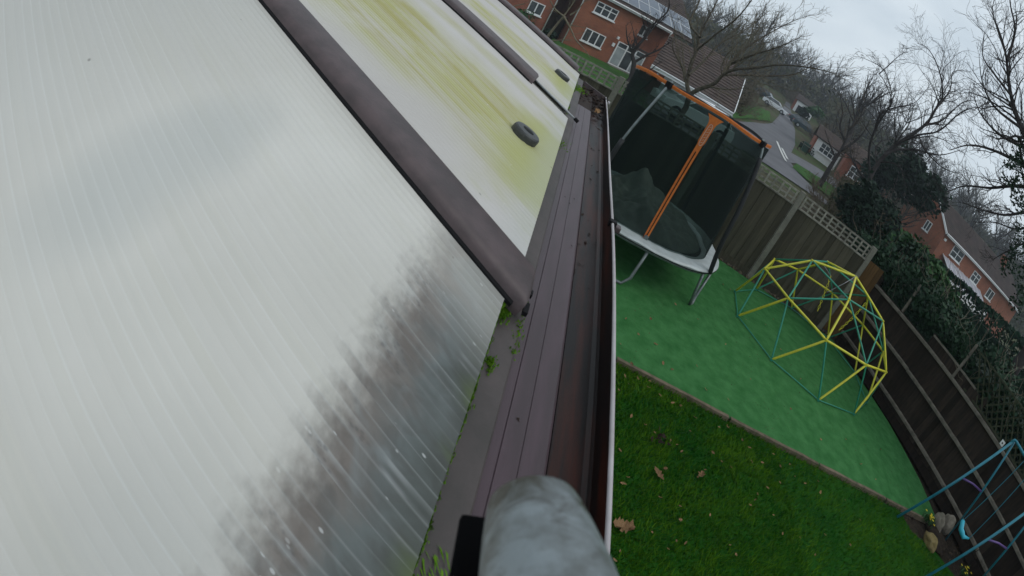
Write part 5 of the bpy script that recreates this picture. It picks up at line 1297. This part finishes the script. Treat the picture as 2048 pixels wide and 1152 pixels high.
def bush(name, label, c, rad, n, size, m, cat='bush', group=None, clumps=5):
    o = root(name, label, cat, (c[0], c[1], c[2] - rad[2]), group=group); b = MB(); s = MB()
    for k in range(clumps):
        d = Vector((rv.uniform(-.55, .55) * rad[0], rv.uniform(-.55, .55) * rad[1], rv.uniform(-.5, .55) * rad[2])) if k else Vector((0, 0, 0))
        f = .85 if k == 0 else rv.uniform(.4, .65); leaves(b, Vector(c) + d, [q * f for q in rad], int(n / clumps * (1.6 if k == 0 else .85)), size, rv)
    for k in range(4): s.tube([Vector(c) - Vector((rv.uniform(-.1, .1), rv.uniform(-.1, .1), rad[2] * 1.2)), Vector(c) + Vector((rv.uniform(-.5, .5) * rad[0], rv.uniform(-.5, .5) * rad[1], rad[2] * .4))], [.04, .012], 5)
    b.build('foliage', m, o, kind='stuff'); s.build('stems', m_bark, o, kind='stuff'); return o
# ivy leaves on the right-hand tree
b = MB()
for px, py, r_, n in ((2030, 345, .42, 420), (2045, 310, .35, 240), (2040, 400, .30, 200), (2040, 500, .34, 240), (2045, 460, .3, 160), (2015, 530, .25, 140), (2050, 560, .4, 240), (2040, 600, .35, 200)): leaves(b, at_d(px, py, 13.6), (r_, r_, r_ * 1.1), n, .045, rv, .1)
tag(b.build('ivy', m_ivy), 'dark ivy leaves hanging on the tree at the right edge', 'ivy', kind='stuff')
# ivy-clad stump / evergreen at the end of the fence
for (px, py, D, rad, n, lab) in ((1722, 410, 21, (.95, .95, 1.35), 2000, 'dark ivy-covered trunk rising behind the fence trellis'), (1765, 440, 23, (1.2, 1.1, 1.0), 1800, 'dark rounded evergreen bush right of the ivy-covered trunk'), (1758, 348, 42, (2.1, 2.0, 2.2), 1700, 'leftmost of three dusky evergreens behind the drooping bare tree'), (1812, 352, 40, (2.4, 2.2, 2.2), 1900, 'middle of three dusky evergreens behind the drooping bare tree'), (1858, 388, 38, (2.2, 2.0, 1.6), 1500, 'rightmost of three dusky evergreens, by the gable of the right house')):
    bush('ivy_bush', lab, at_d(px, py, D), rad, n, .10 if D < 30 else .17, m_dgreen)
bush('laurel_bush', 'light green laurel bush growing in front of the clipped hedge', at_d(1822, 515, 13.5), (.9, .8, .62), 1700, .075, m_lgreen)
bush('laurel_bush', 'second light green bush lower down along the clipped hedge', at_d(1862, 566, 12.5), (.9, .8, .55), 1500, .075, m_lgreen)
bush('laurel_bush', 'dark laurel just beyond the corner where the two fences meet', at_d(1790, 525, 12.0), (1.0, .9, .75), 1800, .07, m_ivy)
bush('clipped_bush', 'dark green clipped bush beside the white bungalow', at_d(1612, 303, 60), (1.0, 1.0, 1.15), 1500, .12, m_hedge)
bush('garden_shrub', 'green shrub by the corner of the neighbouring brick house', at_d(1048, 34, 39), (.9, .9, .8), 700, .10, m_lgreen)
bush('garden_shrub', 'grey-leaved shrub under the drainpipe of the neighbouring house', at_d(1098, 68, 38), (.8, .5, .55), 500, .09, m_dgreen)
bush('roadside_bush', 'bright green bush on the bank right of the white cottage', at_d(1634, 224, 98), (2.0, 1.6, 1.2), 500, .3, m_lgreen)
bush('roadside_bush', 'grey-green bush in front of the white cottage', at_d(1607, 225, 100), (1.5, 1.2, 1.3), 500, .25, m_dgreen)

# clipped conifer hedge in front of the right-hand house
def hedge(name, label, A, Bq, z0, z1a, z1b, th, n, size, m):
    o = root(name, label, 'hedge', (A.x, A.y, z0)); d = (Bq - A); d.z = 0; L_ = d.length; d.normalize(); nrm = Vector((-d.y, d.x, 0)); b = MB()
    core = MB(); c = [A.copy(), Bq.copy()]; q = th * .36
    core.prism([(A.x - nrm.x * q, A.y - nrm.y * q, z0), (A.x + nrm.x * q, A.y + nrm.y * q, z0), (A.x + nrm.x * q, A.y + nrm.y * q, z1a - .12), (A.x - nrm.x * q, A.y - nrm.y * q, z1a - .12)], d * L_ + Vector((0, 0, 0)))
    for _ in range(n):
        u = rv.random(); zt_ = lerp(z1a, z1b, u) + .10 * mnoise.noise(Vector((u * L_ * .9, 3, 0))); f = rv.random()
        if f < .36: w_ = rv.uniform(-th / 2, th / 2); z = zt_ + rv.gauss(0, .04)
        else: w_ = (-th / 2 if rv.random() < .5 else th / 2) * (1 + .12 * mnoise.noise(Vector((u * L_, 0, 5)))) + rv.gauss(0, .04); z = rv.uniform(z0, zt_)
        p = A + d * (u * L_) + nrm * w_; p.z = z; s = size * rv.uniform(.6, 1.4); a = Vector((rv.gauss(0, 1), rv.gauss(0, 1), rv.gauss(0, 1))).normalized() * s; e = a.orthogonal().normalized() * s * .5
        b.quad(p - a, p - e, p + a, p + e)
    b.build('foliage', m, o, kind='stuff'); core.build('inner_growth', m_hedge, o); return o
hA, hB = azd(-33.5, 23.5), azd(-60, 23.5)
hedge('clipped_hedge', 'tall dark clipped conifer hedge in front of the right-hand brick house', hA, hB, -.4, 1.93, 2.75, 1.3, 9500, .11, m_hedge)
# ivy and scrub growing over the top of the side fence
o = root('ivy_hedge', 'dark ivy and laurel growing along the back of the side fence', 'hedge', SO + SV * -1.0, 0); b = MB(); core = MB()
def sp_(x, y, z): return SO + SU * x + SV * y + Vector((0, 0, z))
for i in range(15500):
    x = rv.uniform(-6.5, 4.4); zt_ = 2.08 + .22 * mnoise.noise(Vector((x * 1.3, 0, 0))) + .12 * mnoise.noise(Vector((x * 4, 2, 0))) - .25 * max(0, (x - 2.5) / 2)
    f = rv.random()
    if f < .45: y = -.16 - .10 * rv.random() - .10 * mnoise.noise(Vector((x * 2.2, 1, 1))); z = rv.uniform(1.25, zt_)
    elif f < .85: y = rv.uniform(-1.9, -.15); z = zt_ + rv.gauss(0, .06) - .05 * abs(y)
    else: y = -.06 + rv.uniform(-.05, .06); z = rv.uniform(1.62 + .15 * mnoise.noise(Vector((x * 3, 4, 4))), zt_)
    if f >= .85 and x < .6 and rv.random() < .75: continue
    s = rv.uniform(.022, .055); a = Vector((rv.gauss(0, 1), rv.gauss(0, 1), rv.gauss(0, .8))).normalized() * s; e = a.orthogonal().normalized() * s * .7; p = sp_(x, y, z); b.quad(p - a, p - e, p + a, p + e)
q = [sp_(-6.5, -.30, .0), sp_(-6.5, -1.8, .0), sp_(-6.5, -1.8, 1.80), sp_(-6.5, -.30, 1.80)]; core.prism(q, SU * 10.6)
b.build('foliage', m_ivy, o, kind='stuff'); core.build('inner_growth', m_dgreen, o)
s_ = MB()
for i in range(240):
    x = rv.uniform(-6, 4.6); p = sp_(x, rv.uniform(-1.2, -.1), rv.uniform(1.3, 2.0)); s_.tube(curve_pts(p, Vector((rv.gauss(0, .6), rv.gauss(0, .6), 1)), rv.uniform(.4, 1.2), 4, rv, .5), [.006, .005, .005, .004, .003], 3, caps=False)
s_.build('stems', m_twig, o, kind='stuff')

# ------------------------------------------------------------------ woods on the hill: four tree shapes, many copies
def wood_proto(seed, h, m):
    rng = random.Random(seed); r0 = h * .016
    tr_ = curve_pts(Vector((0, 0, -.4)), Vector((rng.gauss(0, .05), rng.gauss(0, .05), 1)), h * .8, 7, rng, .12, .1); limbs = [(tr_, r0, r0 * .25)]
    for k in range(9):
        i = rng.randrange(2, 7); a = rng.uniform(0, 6.283); d = Vector((math.cos(a), math.sin(a), rng.uniform(.5, 1.4))); limbs.append((curve_pts(tr_[i], d, h * rng.uniform(.28, .48), 5, rng, .25, .15), r0 * .5, .03))
    big, thin = spray(limbs, rng, dens=(1.5, 1.6), ratio=(.42, .42), rmin=.022, up=.28, wob=.3, maxl=2, start=.3)
    return big.mesh('trunk', m_twigd), thin.mesh('crown', m)
protos = [wood_proto(40 + k, 11 + k, m_ftwig) for k in range(4)]
def shrub_proto(seed, h):
    rng = random.Random(seed); limbs = []
    for k in range(11):
        a = rng.uniform(0, 6.283); limbs.append((curve_pts(Vector((math.cos(a) * .3, math.sin(a) * .3, -.2)), Vector((math.cos(a) * .7, math.sin(a) * .7, rng.uniform(.6, 1.6))), h * rng.uniform(.7, 1.2), 6, rng, .35, .05, .2), .035, .014))
    big, thin = spray(limbs, rng, dens=(3.2, 2.2), ratio=(.36, .42), rmin=.013, up=.12, wob=.4, start=.1)
    return big.mesh('stems', m_shrub), thin.mesh('twigs', m_shrub)
sprotos = [shrub_proto(60 + k, 2.6 + .4 * k) for k in range(3)]
rw = random.Random(77)
def plant(pr, name, label, cat, group, az, D, s, parts):
    p = azd(az, D); p.z = terrain(p.x, p.y) - .1; o = root(name, label, cat, p, rw.uniform(0, 6.28), group)
    for me_, nm in zip(pr, parts):
        q_ = put(me_, nm, o)
        if nm != 'trunk': q_['kind'] = 'stuff'
    o.scale = (s * rw.uniform(.9, 1.15), s * rw.uniform(.9, 1.15), s); return o
nw = 0
for k in range(270):
    az = rw.uniform(-58, 6); D = rw.choice((rw.uniform(118, 150), rw.uniform(145, 190), rw.uniform(180, 235)))
    if -24 < az < -17.5 and D < 128: continue
    plant(rw.choice(protos), 'woodland_tree', 'bare grey-brown woodland tree on the hillside behind the houses', 'tree', 'bare trees on the hillside', az, D, rw.uniform(.95, 1.35), ('trunk', 'crown'))
for k in range(26):                                   # nearer bare trees between the houses
    az, D = rw.choice(((rw.uniform(-34, -24.5), rw.uniform(66, 100)), (rw.uniform(-16.5, -9), rw.uniform(62, 100)), (rw.uniform(-37, -30), rw.uniform(40, 60))))
    plant(rw.choice(protos), 'roadside_tree', 'bare brown tree among the brambles around the road', 'tree', 'bare trees around the road', az, D, rw.uniform(.42, .68), ('trunk', 'crown'))
for k in range(130):
    az, D = rw.choice(((rw.uniform(-34, -25), rw.uniform(62, 105)), (rw.uniform(-34, -24.5), rw.uniform(64, 90)), (rw.uniform(-36, -28), rw.uniform(24, 48)), (rw.uniform(-17.2, -9), rw.uniform(48, 100)), (rw.uniform(-39, -33), rw.uniform(30, 48)), (rw.uniform(-22.5, -20.0), rw.uniform(112, 130)), (rw.uniform(-30, -25), rw.uniform(95, 118))))
    plant(rw.choice(sprotos), 'bramble_thicket', 'tangled brown leafless thicket between the road and the houses', 'shrub', 'brown thickets', az, D, rw.uniform(.6, 1.15) * (1 if D > 45 else .7), ('stems', 'twigs'))
# the solid-looking undergrowth of the wood: leaf-litter coloured and dull green scrub
b = MB(); rw2 = random.Random(5)
for k in range(60000):
    az = rw2.uniform(-60, 8); D = rw2.uniform(112, 235); p = azd(az, D); p.z = terrain(p.x, p.y)
    if -24 < az < -17.5 and D < 126: continue
    hmx = 5.5 * (.55 + .6 * mnoise.noise(Vector((p.x * .03, p.y * .03, 0))) + .4 * mnoise.noise(Vector((p.x * .12, p.y * .12, 7)))) + 4.5
    p.z += rw2.uniform(0, 1) ** 1.2 * max(1.5, hmx); s = rw2.uniform(.35, .85); a = Vector((rw2.gauss(0, 1), rw2.gauss(0, 1), rw2.gauss(0, 1.3))).normalized() * s; e = a.orthogonal().normalized() * s * .45; b.quad(p - a, p - e, p + a, p + e)
tag(b.build('undergrowth', mat('woodland_scrub', (.050, .062, .030), .95, (.090, .078, .050), .045, detail=8)), 'brown and dull green undergrowth filling the hillside wood', 'undergrowth', kind='stuff')
b = MB()
for k in range(26000):
    az, D = rw2.choice(((rw2.uniform(-34, -24.8), rw2.uniform(63, 112)), (rw2.uniform(-37, -29), rw2.uniform(21, 50)), (rw2.uniform(-17.0, -8.5), rw2.uniform(46, 112)))); p = azd(az, D); p.z = terrain(p.x, p.y); s = rw2.uniform(.08, .22) * (D / 60) ** .5
    p.z += rw2.random() ** 1.5 * max(.5, 1.9 + 1.8 * mnoise.noise(Vector((p.x * .15, p.y * .15, 2)))); a = Vector((rw2.gauss(0, 1), rw2.gauss(0, 1), rw2.gauss(0, 1.2))).normalized() * s; e = a.orthogonal().normalized() * s * .4; b.quad(p - a, p - e, p + a, p + e)
tag(b.build('bramble_scrub', mat('bramble_leaf', (.085, .060, .042), .95, (.045, .052, .028), .12, detail=8)), 'low brown and green bramble scrub on the banks around the road', 'scrub', kind='stuff')

# ------------------------------------------------------------------ thin winter haze
hm = bpy.data.materials.new('haze'); hm.use_nodes = True
t = hm.node_tree; t.nodes.remove(t.nodes['Principled BSDF']); pv = t.nodes.new('ShaderNodeVolumePrincipled')
pv.inputs['Color'].default_value = (.80, .90, 1, 1); pv.inputs['Density'].default_value = .0009
t.links.new(pv.outputs[0], t.nodes['Material Output'].inputs['Volume'])
b = MB(); b.box((0, 0, 28.5), (860, 860, 63)); o = b.build('haze', hm); o['kind'] = 'stuff'
